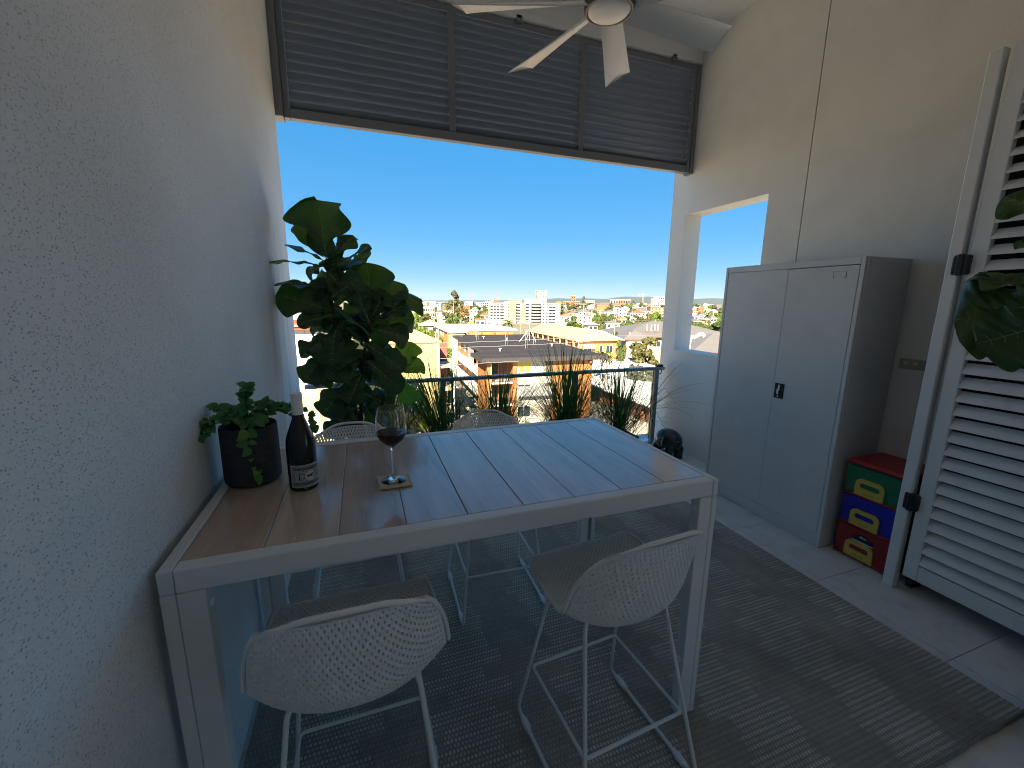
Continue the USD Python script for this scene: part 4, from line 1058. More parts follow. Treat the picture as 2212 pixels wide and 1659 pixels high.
FL = [  # base x, y, tip x, y, width(crop), depth base, depth tip, facing (normal towards viewer: 1 front .. 0 edge), young
    (415, 460, 372, 132, 275, 0, .05, .9, 0), (480, 440, 545, 322, 120, .06, .14, .8, 1), (388, 472, 182, 366, 70, .04, .10, .10, 0),
    (400, 512, 82, 448, 92, -.02, -.10, .18, 0), (440, 540, 657, 392, 120, -.04, -.12, .35, 0), (560, 580, 650, 410, 80, .10, .16, .6, 0),
    (682, 850, 655, 498, 250, .0, .05, .9, 0), (730, 815, 958, 690, 170, .02, .08, .75, 0), (432, 640, 122, 606, 100, .0, -.06, .22, 0),
    (440, 775, 138, 672, 200, -.02, -.08, .7, 0), (452, 800, 250, 846, 120, -.05, -.12, .6, 0), (670, 830, 925, 812, 205, .02, .03, .85, 0),
    (680, 880, 895, 925, 150, -.03, -.05, .75, 0), (472, 885, 425, 1085, 200, -.10, -.22, .85, 0), (450, 905, 262, 1035, 130, -.04, -.10, .6, 0),
    (430, 1005, 276, 1180, 135, -.06, -.14, .6, 0), (622, 1035, 432, 1158, 170, -.08, -.18, .8, 0), (645, 965, 868, 1118, 150, -.03, -.08, .7, 0),
    (850, 1130, 915, 962, 150, .03, .08, .95, 1), (655, 1070, 858, 1236, 135, -.06, -.14, .65, 0), (838, 1150, 918, 1318, 120, .04, .06, .9, 1),
    (560, 1130, 335, 1195, 130, -.04, -.08, .6, 0), (620, 1150, 545, 1315, 150, -.10, -.18, .8, 0), (555, 1190, 388, 1375, 190, -.08, -.16, .7, 0),
    (590, 1270, 495, 1412, 150, -.12, -.22, .6, 0), (600, 1390, 405, 1505, 140, -.02, -.04, .6, 0), (640, 1260, 805, 1345, 130, -.02, -.06, .7, 0),
    (640, 1330, 705, 1445, 95, .0, .0, .8, 0), (440, 700, 612, 575, 140, -.06, -.14, .7, 0), (670, 850, 588, 640, 110, -.08, -.14, .5, 0),
    (430, 580, 602, 455, 120, .03, .08, .5, 0), (680, 930, 490, 742, 85, -.12, -.24, .35, 0), (660, 1010, 555, 870, 80, -.12, -.2, .4, 0),
    (460, 830, 312, 882, 100, .04, .08, .5, 0), (440, 660, 300, 740, 150, .06, .12, .7, 0), (640, 1100, 760, 960, 170, .06, .12, .8, 0),
    (560, 1010, 700, 1130, 160, .05, .1, .7, 0), (470, 870, 600, 760, 150, .06, .12, .7, 0), (430, 620, 540, 700, 150, .08, .12, .8, 0),
    (620, 1180, 800, 1180, 150, .06, .12, .7, 0), (520, 1080, 380, 1100, 150, .06, .1, .7, 0), (600, 1240, 460, 1300, 150, .06, .1, .7, 0),
    (445, 760, 330, 600, 130, .05, .08, .7, 0), (430, 690, 280, 800, 150, .02, .06, .7, 0), (480, 930, 330, 990, 150, .05, .10, .7, 0), (560, 1090, 500, 960, 140, -.05, -.08, .7, 0),
    (640, 960, 560, 800, 150, .06, .1, .7, 0), (660, 860, 780, 960, 160, .06, .1, .8, 0), (690, 790, 560, 660, 150, .04, .1, .7, 0), (620, 1130, 500, 1220, 160, .05, .1, .7, 0), (630, 1230, 740, 1330, 130, .05, .08, .7, 0),
    (600, 1320, 430, 1400, 150, .03, .05, .7, 0), (600, 1370, 560, 1490, 130, .02, .03, .8, 0), (455, 800, 560, 900, 150, .04, .08, .8, 0), (430, 560, 540, 480, 130, .0, .04, .6, 0), (690, 800, 760, 660, 150, -.03, -.02, .8, 0),
    (415, 465, 250, 250, 120, .06, .10, .7, 0), (425, 500, 560, 330, 120, .05, .08, .6, 0), (405, 500, 300, 560, 110, .02, .05, .4, 0), (420, 540, 500, 640, 120, -.02, -.06, .6, 0),
    (860, 1135, 985, 1085, 110, .02, .03, .9, 1), (690, 800, 870, 620, 140, .06, .12, .7, 0), (575, 1330, 470, 1480, 120, .06, .08, .6, 0),
]
rf = np.random.default_rng(41)
for k in range(26):
    q = rf.uniform(0, 1)
    by_ = 560 + 850 * q
    bx_ = np.interp(by_, [560, 850, 1100, 1400], [430, 480, 575, 610]) + rf.uniform(-20, 60) * (1 if by_ < 1000 else .4)
    a_ = rf.uniform(-2.6, .9) if k % 2 else rf.uniform(2.2, 3.6)
    L_ = rf.uniform(120, 190)
    FL.append((bx_, by_, bx_ + L_ * math.cos(a_), by_ + L_ * math.sin(a_) * .8, rf.uniform(110, 160), rf.uniform(.02, .08), rf.uniform(-.02, .14), rf.uniform(.35, .85), 0))
rs = np.random.default_rng(3)
def place_leaf(parent, base, tip, width, facing, young, seed, view=None, wv=None):
    view = FWD if view is None else view
    d = tip - base; L = np.linalg.norm(d); d = d / L
    up = np.array([0, 0, 1.0])
    # upper side: mixes "towards the room" and "up" by the facing value
    nrm = -view * facing + up * (1 - facing) + rs.normal(0, .10, 3)
    vf, surf = fig_leaf(L * 1.04, width, seed, fold=rs.uniform(.10, .30), droop=rs.uniform(.05, .3), curl=rs.uniform(0, .25), wave=wv or rs.uniform(1.1, 2.1))
    v2 = put(vf, base, d, nrm)
    p = part(parent, 'leaf', v2, 'fig_leaf_young' if young else 'fig_leaf', smooth=True)
    vb = MB()
    q = np.linspace(0, .985, 20)
    mv = put((surf(q, 0 * q), None), base, d, nrm)[0]
    vb.tube(mv, np.linspace(.0028, .0008, len(mv)), 5)
    for k in range(1, 6):
        s0 = (k + .02) / 6.2
        a_ = np.linspace(0, .86, 8)
        s_ = s0 + a_ * 1.9 / 6.2
        ok = s_ < .97
        if ok.sum() > 3:
            for sg in (-1, 1):
                vv_ = put((surf(s_[ok], sg * a_[ok]), None), base, d, nrm)[0]
                vb.tube(vv_, np.linspace(.0015, .0005, len(vv_)), 4, caps=False)
    part(p, 'veins', vb, 'leaf_vein', smooth=True)
stems_all = np.vstack([bend(stem1, .08, 4), bend(stem2, .08, 4)])
fine = []
for a, b_ in ((stem1, 0), (stem2, 0)):
    a = np.array(a)
    for p, q in zip(a[:-1], a[1:]):
        fine += [p + (q - p) * k / 10 for k in range(10)]
fine = np.array(fine)
for i, (bx, by, tx_, ty_, wd_, db, dt, fc, yg) in enumerate(FL):
    B, Tp = W2(bx, by, db), W2(tx_, ty_, dt)
    place_leaf(fg, B, Tp, wd_ * .00130, fc, yg, 100 + i, None, 3.2 if i == 0 else None)
    near = fine[np.argmin(np.linalg.norm(fine - B - np.array([0, 0, -.03]), axis=1))]
    part(fg, 'leaf_stalk', MB().tube([near, (near + B) / 2 + np.array([0, 0, -.006]), B], .003, 6), 'stem_green', smooth=True)

# second fig standing in front of the shutter, mostly out of frame
f2 = thing('fiddle_leaf_fig', 'dark fiddle leaf fig leaf reaching into view in front of the shutter door', 'plant', (0, 0, 0))
pc = np.array([2.30, 0.42, 0])
part(f2, 'pot', MB().lathe([(0, .001), (.11, .001), (.12, .01), (.14, .28), (.145, .30), (.135, .30), (.132, .27), (0, .268)], 32, pc + np.array([0, 0, .0085])), 'planter_black', smooth=35)
st_ = bend([pc + [0, 0, .26], pc + [.02, .01, .8], pc + [-.02, 0.01, 1.25], pc + [.0, 0, 1.75]], .1, 4)
part(f2, 'trunk', MB().tube(st_, np.linspace(.014, .008, len(st_)), 10), 'stem_brown', smooth=True)
def V2(px, py, dist):
    d = RIGHT * (px - 1106.0) / 906.0 - UP * (py - 829.5) / 906.0 + FWD
    return EYE + d * dist / np.linalg.norm(d[:2])
for i, (a, b_, w_, fc) in enumerate((
        (V2(2265, 655, 2.0), V2(2066, 684, 2.02), .30, .75),
        (V2(2275, 640, 2.0), V2(2120, 590, 2.06), .22, .6),
        (V2(2285, 690, 1.98), V2(2125, 748, 1.92), .24, .7),
        (V2(2290, 470, 2.0), V2(2174, 425, 2.0), .17, .75),
        (V2(2300, 560, 2.05), V2(2215, 520, 2.1), .12, .6),
        (pc + [0, 0, 1.5], pc + [.25, -.15, 1.62], .2, .4), (pc + [0, 0, 1.2], pc + [.2, .1, 1.05], .2, .4), (pc + [0, 0, 1.0], pc + [-.02, -.3, 1.1], .2, .4),
        (pc + [0, 0, 1.7], pc + [.05, .05, 1.98], .2, .7))):
    place_leaf(f2, np.asarray(a, float), np.asarray(b_, float), w_, fc, 0, 300 + i)
    part(f2, 'leaf_stalk', MB().tube([st_[np.argmin(np.abs(st_[:, 2] - a[2] + .04))], np.asarray(a, float)], .0035, 6), 'stem_green', smooth=True)

# ---------------------------------------------------------------- potted grasses along the balustrade
def grass_plant(label, x, y, n, hmin, hmax, seed, lean=(0, 0), spread=.55, potw=.13, poth=.34):
    rg = np.random.default_rng(seed)
    t = thing('grass_plant', label, 'plant', (x, y, 0.0006), 0, 'potted grasses along the glass balustrade')
    part(t, 'planter', MB().box(-potw, potw, -potw, potw, 0, poth - .022, .012).box(-potw - .008, potw + .008, -potw - .008, potw + .008, poth - .0215, poth, .004), 'planter_black')
    mb = MB()
    for i in range(n):
        a = rg.uniform(0, 2 * PI); rad = abs(rg.normal(0, .085))
        L = rg.uniform(hmin, hmax)
        out = min(abs(rg.normal(0, spread)), 1.25); az = a + rg.normal(0, .5)
        curv = rg.uniform(.1, 1.7) * (0.35 + out * .8)
        w_ = rg.uniform(.003, .0075)
        k = 9
        s = np.linspace(0, 1, k + 1)
        ang = np.clip(out * .55 + curv * s ** 1.7, 0, 2.5)     # angle from vertical
        ds = L / k
        rx = np.concatenate([[0], np.cumsum(np.sin(ang[:-1]) * ds)]); rz = np.concatenate([[0], np.cumsum(np.cos(ang[:-1]) * ds)])
        if rg.random() < .16:      # a snapped blade
            q = rg.integers(4, 8)
            rz[q:] = rz[q] - (np.arange(k + 1 - q)) * ds * .75; rx[q:] = rx[q] + np.arange(k + 1 - q) * ds * .6
        P = np.column_stack([rad * math.cos(a) + rx * math.cos(az) + lean[0] * rz, rad * math.sin(a) + rx * math.sin(az) + lean[1] * rz, poth - .02 + rz])
        side = np.array([-math.sin(az + rg.normal(0, .6)), math.cos(az), 0]); side /= np.linalg.norm(side)
        ww = w_ * np.minimum(1, 4 * (1.02 - s)) * np.minimum(1, .5 + 2 * s)
        V = np.vstack([P - side * ww[:, None] / 2, P + [0, 0, -.0012], P + side * ww[:, None] / 2]); c = k + 1
        mb.add(V, [(j, c + j, c + j + 1, j + 1) for j in range(k)] + [(c + j, 2 * c + j, 2 * c + j + 1, c + j + 1) for j in range(k)])
    part(t, 'blades', mb, 'strap_leaf', smooth=True, kind='stuff')
grass_plant('grass plant at the left, half hidden by the wine glass and the fig', .18, 3.42, 260, .35, .80, 21, (-.05, 0), .80)
grass_plant('dense grass plant leaning left, left of the balustrade post', .62, 3.36, 380, .45, .92, 22, (-.25, 0), .72)
grass_plant('low tufted grass plant behind the far right stool', 1.08, 3.36, 400, .32, .80, 23, (.04, 0), .95)
grass_plant('tallest grass plant with tips above the handrail', 1.74, 3.38, 560, .36, 1.02, 24, (.0, 0), .95)
grass_plant('grass plant at the right end in a square black planter', 2.20, 3.20, 360, .36, .90, 25, (.03, 0), .92)
# ================================================================ the city
VR = -19.7                              # buildings that face the balcony are turned this far
LAT = _R.copy()
def gz(d):
    return float(np.interp(d, [0, 70, 120, 260, 420, 620, 850, 1100, 3000, 9000, 40000], [-13.5, -13.5, -14.2, -18.0, -19.5, -15.0, -11.0, -12.5, -22.0, -45.0, -60.0]))
def ground_z(x, y):
    d = np.asarray(x) * FLAT[0] + np.asarray(y) * FLAT[1]
    return np.interp(d, [0, 70, 120, 260, 420, 620, 850, 1100, 3000, 9000, 40000], [-13.5, -13.5, -14.2, -18.0, -19.5, -15.0, -11.0, -12.5, -22.0, -45.0, -60.0])

look('ground_mix', (0.13, 0.13, 0.075), 0.95, 0.2, vary=((0.24, 0.22, 0.18), 0.03, ONE, 2.2))
look('asphalt', (0.27, 0.255, 0.23), 0.9, 0.3, vary=((0.21, 0.197, 0.178), 0.5, ONE, 1.6), bump=(30.0, 0.01, ONE))
look('concrete', (0.50, 0.455, 0.385), 0.9, 0.3, vary=((0.42, 0.38, 0.32), 0.5, ONE, 1.8))
look('road_paint', (0.72, 0.72, 0.70), 0.8)
look('lawn', (0.075, 0.14, 0.022), 0.95, 0.2, vary=((0.11, 0.17, 0.03), 0.8, ONE, 1.8), bump=(12.0, 0.05, ONE))
look('hill_forest', (0.040, 0.055, 0.030), 1.0, 0.1, vary=((0.06, 0.072, 0.04), 0.002, ONE, 2.0))
look('roof_taupe', (0.036, 0.032, 0.032), 0.8, 0.2, vary=((0.030, 0.027, 0.027), 0.35, ONE, 1.8))
look('roof_taupe_edge', (0.05, 0.046, 0.047), 0.5, 0.4)
look('roof_batten', (0.045, 0.042, 0.042), 0.5)
look('roof_cream', (0.50, 0.40, 0.20), 0.6, 0.3, vary=((0.46, 0.365, 0.18), 0.25, ONE, 1.8))
look('roof_white', (0.82, 0.81, 0.78), 0.5, 0.4, vary=((0.76, 0.75, 0.72), 0.3, ONE, 1.6))
look('roof_grey', (0.14, 0.135, 0.13), 0.6, 0.4, vary=((0.115, 0.11, 0.106), 0.3, ONE, 1.6))
look('roof_pale', (0.36, 0.365, 0.36), 0.5, 0.4)
look('roof_red', (0.34, 0.085, 0.045), 0.8, 0.3)
look('roof_orange', (0.42, 0.13, 0.05), 0.8, 0.3)
look('roof_brown', (0.15, 0.095, 0.075), 0.8, 0.3)
look('roof_green', (0.22, 0.33, 0.21), 0.7, 0.3)
look('wall_white', (0.62, 0.60, 0.55), 0.8, 0.3)
look('wall_pale', (0.47, 0.445, 0.385), 0.8, 0.3, vary=((0.42, 0.395, 0.34), 0.5, ONE, 1.5))
look('wall_cream', (0.52, 0.42, 0.26), 0.8, 0.3)
look('wall_yellow', (0.56, 0.41, 0.17), 0.8, 0.3, vary=((0.52, 0.38, 0.155), 0.6, ONE, 1.5))
look('wall_tan', (0.27, 0.21, 0.145), 0.8, 0.3)
look('wall_beige', (0.38, 0.31, 0.225), 0.8, 0.3)
look('wall_orange', (0.40, 0.15, 0.05), 0.8, 0.3)
look('wall_bluish', (0.50, 0.53, 0.52), 0.7, 0.3)
look('wall_grey', (0.33, 0.33, 0.33), 0.8, 0.3)
look('awning_grey', (0.29, 0.29, 0.285), 0.6)
look('trim_white', (0.72, 0.71, 0.68), 0.6)
look('timber_brown', (0.13, 0.085, 0.06), 0.8)
look('door_dark_red', (0.16, 0.06, 0.045), 0.7)
look('curtain_yellow', (0.55, 0.45, 0.05), 0.9)
look('dark_opening', (0.02, 0.02, 0.022), 0.6)
look('window_glass', (0.035, 0.045, 0.055), 0.12, 0.6)
look('pole_timber', (0.25, 0.23, 0.20), 0.9)
look('wire_grey', (0.25, 0.25, 0.25), 0.6)
look('duct_silver', (0.62, 0.63, 0.64), 0.4, 0.5, metal=0.2)
look('sign_orange', (0.62, 0.30, 0.03), 0.5)
look('shop_teal', (0.12, 0.42, 0.42), 0.6)
look('bark', (0.12, 0.095, 0.07), 0.95, 0.2)
look('bark_pale', (0.36, 0.32, 0.27), 0.9, 0.2)
def brickmat(name, c1, c2, mortar, s=1.0):
    MAT[name] = usdkit.material(stage, f'/World/Looks/{name}', {
        'tc': ('texture_coordinate', {}), 'sx': ('separate_xyz', {}), 'ad': ('math', {'math_type': 'add'}), 'cv': ('combine_xyz', {}),
        'b': ('brick_texture', {'color1': c1, 'color2': c2, 'mortar': mortar, 'scale': 1.0 / s, 'mortar_size': 0.012, 'brick_width': 0.24, 'row_height': 0.086, 'bias': 0.0}),
        'n': ('noise_texture', {'scale': 0.7, 'detail': 4.0}), 'r': ('map_range', {'from_min': 0.3, 'from_max': 0.7, 'to_min': 0.85, 'to_max': 1.12}),
        'x': ('mix', {'mix_type': 'multiply', 'fac': 1.0}), 'cc': ('combine_color', {}), 'p': ('principled_bsdf', {'roughness': 0.9, 'specular_ior_level': 0.2})},
        [('tc.object', 'sx.vector'), ('sx.x', 'ad.value1'), ('sx.y', 'ad.value2'), ('ad.value', 'cv.x'), ('sx.z', 'cv.y'), ('cv.vector', 'b.vector'),
         ('tc.object', 'n.vector'), ('n.fac', 'r.value'), ('r.result', 'cc.r'), ('r.result', 'cc.g'), ('r.result', 'cc.b'), ('b.color', 'x.color1'), ('cc.color', 'x.color2'), ('x.color', 'p.base_color')], surface='p.BSDF')
brickmat('brick_orange', (0.44, 0.17, 0.045), (0.38, 0.14, 0.036), (0.36, 0.21, 0.10))
brickmat('brick_tan', (0.42, 0.205, 0.062), (0.38, 0.18, 0.054), (0.36, 0.215, 0.10))
brickmat('brick_red', (0.26, 0.085, 0.055), (0.20, 0.065, 0.045), (0.25, 0.16, 0.12))
brickmat('brick_pale', (0.52, 0.40, 0.22), (0.47, 0.35, 0.19), (0.46, 0.38, 0.27))

# ---------------------------------------------------------------- ground, hills
def sheet(x0, x1, y0, y1, z, nx=1, ny=1):
    X, Y = np.meshgrid(np.linspace(x0, x1, nx + 1), np.linspace(y0, y1, ny + 1), indexing='ij')
    v = np.stack([X, Y, np.full_like(X, z)], -1).reshape(-1, 3)
    return v, [(i * (ny + 1) + j, (i + 1) * (ny + 1) + j, (i + 1) * (ny + 1) + j + 1, i * (ny + 1) + j + 1) for i in range(nx) for j in range(ny)]
rr = np.concatenate([[0, 20, 40, 60, 80, 100, 130, 170, 220, 280, 350, 430, 520, 620, 740, 880, 1050, 1300, 1700, 2300, 3200, 4600, 7000, 11000, 18000, 30000]])
th = np.linspace(0, 2 * PI, 97)[:-1]
Xg, Yg = rr[:, None] * np.sin(th), rr[:, None] * np.cos(th)
Zg = ground_z(Xg, Yg)
Zg = np.where(Xg * FLAT[0] + Yg * FLAT[1] < 0, -13.5, Zg)
vg = np.stack([Xg, Yg, Zg - 0.02], -1).reshape(-1, 3)
n_ = len(th)
fg_ = [(i * n_ + (k + 1) % n_, i * n_ + k, (i + 1) * n_ + k, (i + 1) * n_ + (k + 1) % n_) for i in range(len(rr) - 1) for k in range(n_)]
solo('ground', MB().add(vg, [q[::-1] for q in fg_] if False else fg_), 'ground_mix', kind='structure', smooth=True)
solo('car_park', MB().add(*sheet(-14, 32.5, 8, 58, -13.5)), 'asphalt', kind='structure')
pk = MB()
for k in range(9):
    pk.box(2 + 2.6 * k, 2.12 + 2.6 * k, 44.0 - 26, 48.5 - 26, -13.496, -13.492)
for k in range(7):
    pk.box(-2 + 2.6 * k, -1.88 + 2.6 * k, 31.0, 36, -13.496, -13.492)
for k in range(5):
    pk.box(-1 + 2.6 * k, -.88 + 2.6 * k, 50.0, 55, -13.496, -13.492)
solo('parking_line', pk, 'road_paint', kind='structure')
solo('path', MB().add(*sheet(8.6, 15.5, 57.5, 92, -13.49)), 'concrete', kind='structure')
solo('driveway', MB().add(*sheet(22.5, 33.5, 18, 46.5, -13.492)), 'concrete', kind='structure')
solo('lawn', MB().box(9.3, 12.8, 60, 76, -13.6, -13.40), 'lawn', kind='structure')
def ridge(name, dist, base, hts, w0, w1, mat, seed):
    n = 160
    a = np.linspace(w0, w1, n)
    top = np.interp(a, *zip(*hts)) + 10 * (meshkit.fbm(np.stack([a * 0.02, a * 0, a * 0], -1), 4, seed) - .5) * dist / 15000
    V = []
    for s, hk, back in ((0, 0.0, 0), (1, .55, 700), (2, 1.0, 1800), (3, .9, 2600), (4, 0.0, 5200)):
        dd = dist + back
        P = EYE[None] * [1, 1, 0] + FLAT * dd + LAT * (((a - 1106) / 906.0) * dd)[:, None]
        bump_ = meshkit.fbm(np.stack([a * .05 + s * 7, a * 0 + s, a * 0], -1), 3, seed + s)
        P[:, 2] = base + np.maximum(0, top - base) * hk * (1 - .25 * bump_ * (hk < 1))
        V.append(P)
    V = np.vstack(V)
    F = [(s * n + i, s * n + i + 1, (s + 1) * n + i + 1, (s + 1) * n + i) for s in range(4) for i in range(n - 1)]
    solo(name, MB().add(V, F), mat, kind='structure', smooth=True)
K = 14000 / 906.0
ridge('hills', 14000, -80, [(400, -60), (1150, -30), (1175, 80), (1205, 125), (1222, 100), (1255, 130), (1300, 105), (1330, 185), (1352, 205), (1370, 182), (1395, 215), (1412, 190), (1450, 150), (1490, 145), (1530, 180), (1560, 160), (1640, 175), (1900, 60), (2300, 20)], 500, 2300, 'hill_forest', 5)
ridge('hills', 22000, -90, [(300, -60), (860, -30), (1000, 10), (1150, 80), (1200, 110), (1280, 95), (1400, 150), (1600, 150), (2000, 80), (2400, 40)], 300, 2400, 'hill_forest', 8)

# ---------------------------------------------------------------- trees
def crown_cards(clumps, n, size, seed, flat=0.35):
    rg = np.random.default_rng(seed)
    cl = np.array(clumps, float)
    wts = cl[:, 3] * cl[:, 4]; wts = wts / wts.sum()
    idx = rg.choice(len(cl), n, p=wts)
    d = rg.normal(size=(n, 3)); d /= np.linalg.norm(d, axis=1, keepdims=True)
    rad = rg.uniform(.35, 1.0, n) ** .45
    c = cl[idx, :3] + d * rad[:, None] * np.column_stack([cl[idx, 3], cl[idx, 3], cl[idx, 4]])
    nrm = d + rg.normal(0, .55, (n, 3)) + [0, 0, .35]
    nrm /= np.linalg.norm(nrm, axis=1, keepdims=True)
    a = np.cross(nrm, rg.normal(size=(n, 3))); a /= np.linalg.norm(a, axis=1, keepdims=True)
    b_ = np.cross(nrm, a)
    s = size * rg.uniform(.6, 1.4, n)[:, None]
    v = np.stack([c - a * s - b_ * s * .5, c + a * s * .3 - b_ * s, c + a * s + b_ * s * .4, c - a * s * .4 + b_ * s + nrm * s * .25], 1).reshape(-1, 3)
    f = np.arange(n * 4).reshape(-1, 4)
    return v, f
leafmat('crown_green', (0.050, 0.092, 0.018), (0.11, 0.16, 0.032), (0.10, 0.16, 0.02), 0.6, 0.3, 0.8)
leafmat('crown_bright', (0.085, 0.15, 0.016), (0.17, 0.24, 0.028), (0.18, 0.26, 0.02), 0.6, 0.35, 1.0)
leafmat('crown_olive', (0.075, 0.088, 0.026), (0.15, 0.14, 0.046), (0.10, 0.11, 0.03), 0.6, 0.25, 0.8)
leafmat('crown_grey', (0.085, 0.092, 0.056), (0.14, 0.135, 0.085), (0.1, 0.11, 0.06), 0.7, 0.25, 1.2)
leafmat('crown_yellow', (0.20, 0.16, 0.012), (0.30, 0.24, 0.02), (0.25, 0.2, 0.02), 0.6, 0.3, 1.2)
leafmat('crown_orange', (0.30, 0.13, 0.012), (0.10, 0.12, 0.02), (0.3, 0.15, 0.02), 0.6, 0.3, 2.5)
leafmat('palm_frond', (0.04, 0.085, 0.02), (0.09, 0.13, 0.03), (0.1, 0.16, 0.02), 0.5, 0.25, 1.0)
PROTO = {}
def tree_proto(kind, k):
    """Unit-ish tree: height 1, crown about 0.7 wide. Stored as the first thing that uses it."""
    rg = np.random.default_rng(hash_(kind) + k)
    cl = []
    if kind == 'gum':
        for h_, r_, n in ((.30, .20, 4), (.45, .24, 5), (.60, .20, 4), (.74, .13, 3), (.92, .10, 3)):
            for q in range(n):
                a = rg.uniform(0, 2 * PI); cl.append((r_ * .9 * math.cos(a), r_ * .9 * math.sin(a), h_ + rg.uniform(-.05, .05), rg.uniform(.07, .12), rg.uniform(.045, .08)))
        n, sz = 1500, .020
    elif kind == 'bush':
        for q in range(9):
            a = rg.uniform(0, 2 * PI); r_ = rg.uniform(.1, .42)
            cl.append((r_ * math.cos(a), r_ * math.sin(a), rg.uniform(.25, .72), rg.uniform(.16, .28), rg.uniform(.15, .28)))
        n, sz = 1100, .045
    elif kind == 'hedge':
        for q in range(14):
            cl.append((rg.uniform(-.9, .9), rg.uniform(-.25, .25), rg.uniform(.2, .75), rg.uniform(.18, .3), rg.uniform(.16, .26)))
        n, sz = 1500, .05
    else:
        for q in range(13):
            a = rg.uniform(0, 2 * PI); z_ = rg.uniform(.34, .88); r_ = .34 * math.sqrt(max(.05, 1 - ((z_ - .58) / .40) ** 2)) * rg.uniform(.4, 1)
            cl.append((r_ * math.cos(a), r_ * math.sin(a), z_, rg.uniform(.10, .18), rg.uniform(.07, .13)))
        n, sz = 1500, .032
    tr = MB()
    if kind in ('gum', 'round'):
        tr.tube([(0, 0, 0), (.012, .005, .25), (-.008, .01, .5), (.0, 0, .85 if kind == 'gum' else .6)], [.028, .022, .015, .005], 7)
        for q in cl[::2]:
            b0 = np.array([0, 0, max(.15, q[2] - .22)]); e = np.array(q[:3])
            tr.tube([b0, (b0 + e) / 2 + [0, 0, .02], e], [.012, .008, .003], 5)
    else:
        for q in cl[::3]:
            tr.tube([(q[0] * .3, q[1] * .3, 0), (q[0] * .7, q[1] * .7, q[2] * .5), q[:3]], [.02, .014, .006], 5)
    return crown_cards(cl, n, sz, hash_(kind) * 7 + k), tr
def hash_(s):
    return sum(ord(c) * (i + 3) for i, c in enumerate(s))
def tree(kind, mat, label, px, ptop, dist, wpx, group=None, name='tree', cat='tree', zbase=None, rot=None):
    P = spot(px, 650, dist)
    zt = spot(px, ptop, dist)[2]
    zb = gz(dist) if zbase is None else zbase
    H = max(1.0, zt - zb)
    Wd = wpx / 906.0 * dist
    unit = {'gum': .62, 'bush': 1.2, 'hedge': 2.2}.get(kind, .78)
    sc = (Wd / unit, Wd / unit, H)
    loc = (P[0], P[1], zb)
    rz = (hash_(label) * 37 + px * 13) % 360 if rot is None else rot
    key = (kind, mat, int(px * 3) % 3)
    if key not in PROTO:
        crown, tr = tree_proto(kind, key[2])
        t = thing(name, label, cat, loc, rz, group, sc)
        part(t, 'trunk', tr, 'bark_pale' if kind == 'gum' else 'bark', smooth=True)
        part(t, 'crown', MB().add(*crown), mat)
        PROTO[key] = t
        return t
    return copy_of(PROTO[key], name, label, cat, loc, rz, group, sc)
def palm(label, px, ptop, dist, group=None, spread=2.2, zbase=None):
    P = spot(px, 650, dist); zt = spot(px, ptop, dist)[2]; zb = gz(dist) if zbase is None else zbase
    t = thing('palm_tree', label, 'palm', (P[0], P[1], zb), px * 7 % 360, group)
    H = zt - zb - .6
    part(t, 'trunk', MB().tube([(0, 0, 0), (.1, .05, H * .5), (.05, 0, H)], [.2, .15, .13], 8), 'bark_pale', smooth=True)
    mb = MB(); rg = np.random.default_rng(int(px))
    for k in range(18):
        a = k * 2.4; e = rg.uniform(-.2, 1.1)
        s = np.linspace(0, 1, 7)
        L = spread * rg.uniform(.8, 1.1)
        r_ = np.concatenate([[0], np.cumsum(np.cos(e - 1.9 * s[:-1] ** 1.2) * L / 6)]); z_ = H + np.concatenate([[0], np.cumsum(np.sin(e - 1.9 * s[:-1] ** 1.2) * L / 6)])
        Pp = np.column_stack([r_ * math.cos(a), r_ * math.sin(a), z_]); sd = np.array([-math.sin(a), math.cos(a), 0])
        w_ = L * .13 * np.sin(PI * np.clip(s * .95 + .05, 0, 1)) ** .6
        V = np.vstack([Pp - sd * w_[:, None] - [0, 0, 1] * w_[:, None] * .5, Pp, Pp + sd * w_[:, None] - [0, 0, 1] * w_[:, None] * .5])
        mb.add(V, [(j, 7 + j, 8 + j, j + 1) for j in range(6)] + [(7 + j, 14 + j, 15 + j, 8 + j) for j in range(6)])
    part(t, 'crown', mb, 'palm_frond')

# ---------------------------------------------------------------- building helpers (local frame: x along the front, front at y = 0 facing -y)
def win(parent, x0, x1, z0, z1, y=0.0, frame_mat='trim_white', pane='window_glass', side=None, mull=1, fw=.06):
    """A framed window standing on a wall; side: None = front wall (y), 'L' = wall at x = y facing -x."""
    def B(a0, a1, p0, p1, c0, c1):
        return MB().box(a0, a1, y - p1, y - p0, c0, c1) if side is None else MB().box(y - p1, y - p0, a0, a1, c0, c1)
    f = MB()
    for a in ((x0, x1, z0, z0 + fw), (x0, x1, z1 - fw, z1), (x0, x0 + fw, z0 + fw, z1 - fw), (x1 - fw, x1, z0 + fw, z1 - fw)):
        q = B(a[0], a[1], .004, .05, a[2], a[3]).arrays(); f.add(*q)
    for k in range(1, mull + 1):
        xm = x0 + (x1 - x0) * k / (mull + 1)
        f.add(*B(xm - fw / 3, xm + fw / 3, .012, .045, z0 + fw, z1 - fw).arrays())
    w_ = part(parent, 'window', f, frame_mat)
    part(w_, 'pane', B(x0 + fw * .5, x1 - fw * .5, .002, .010, z0 + fw * .5, z1 - fw * .5), pane)
    return w_
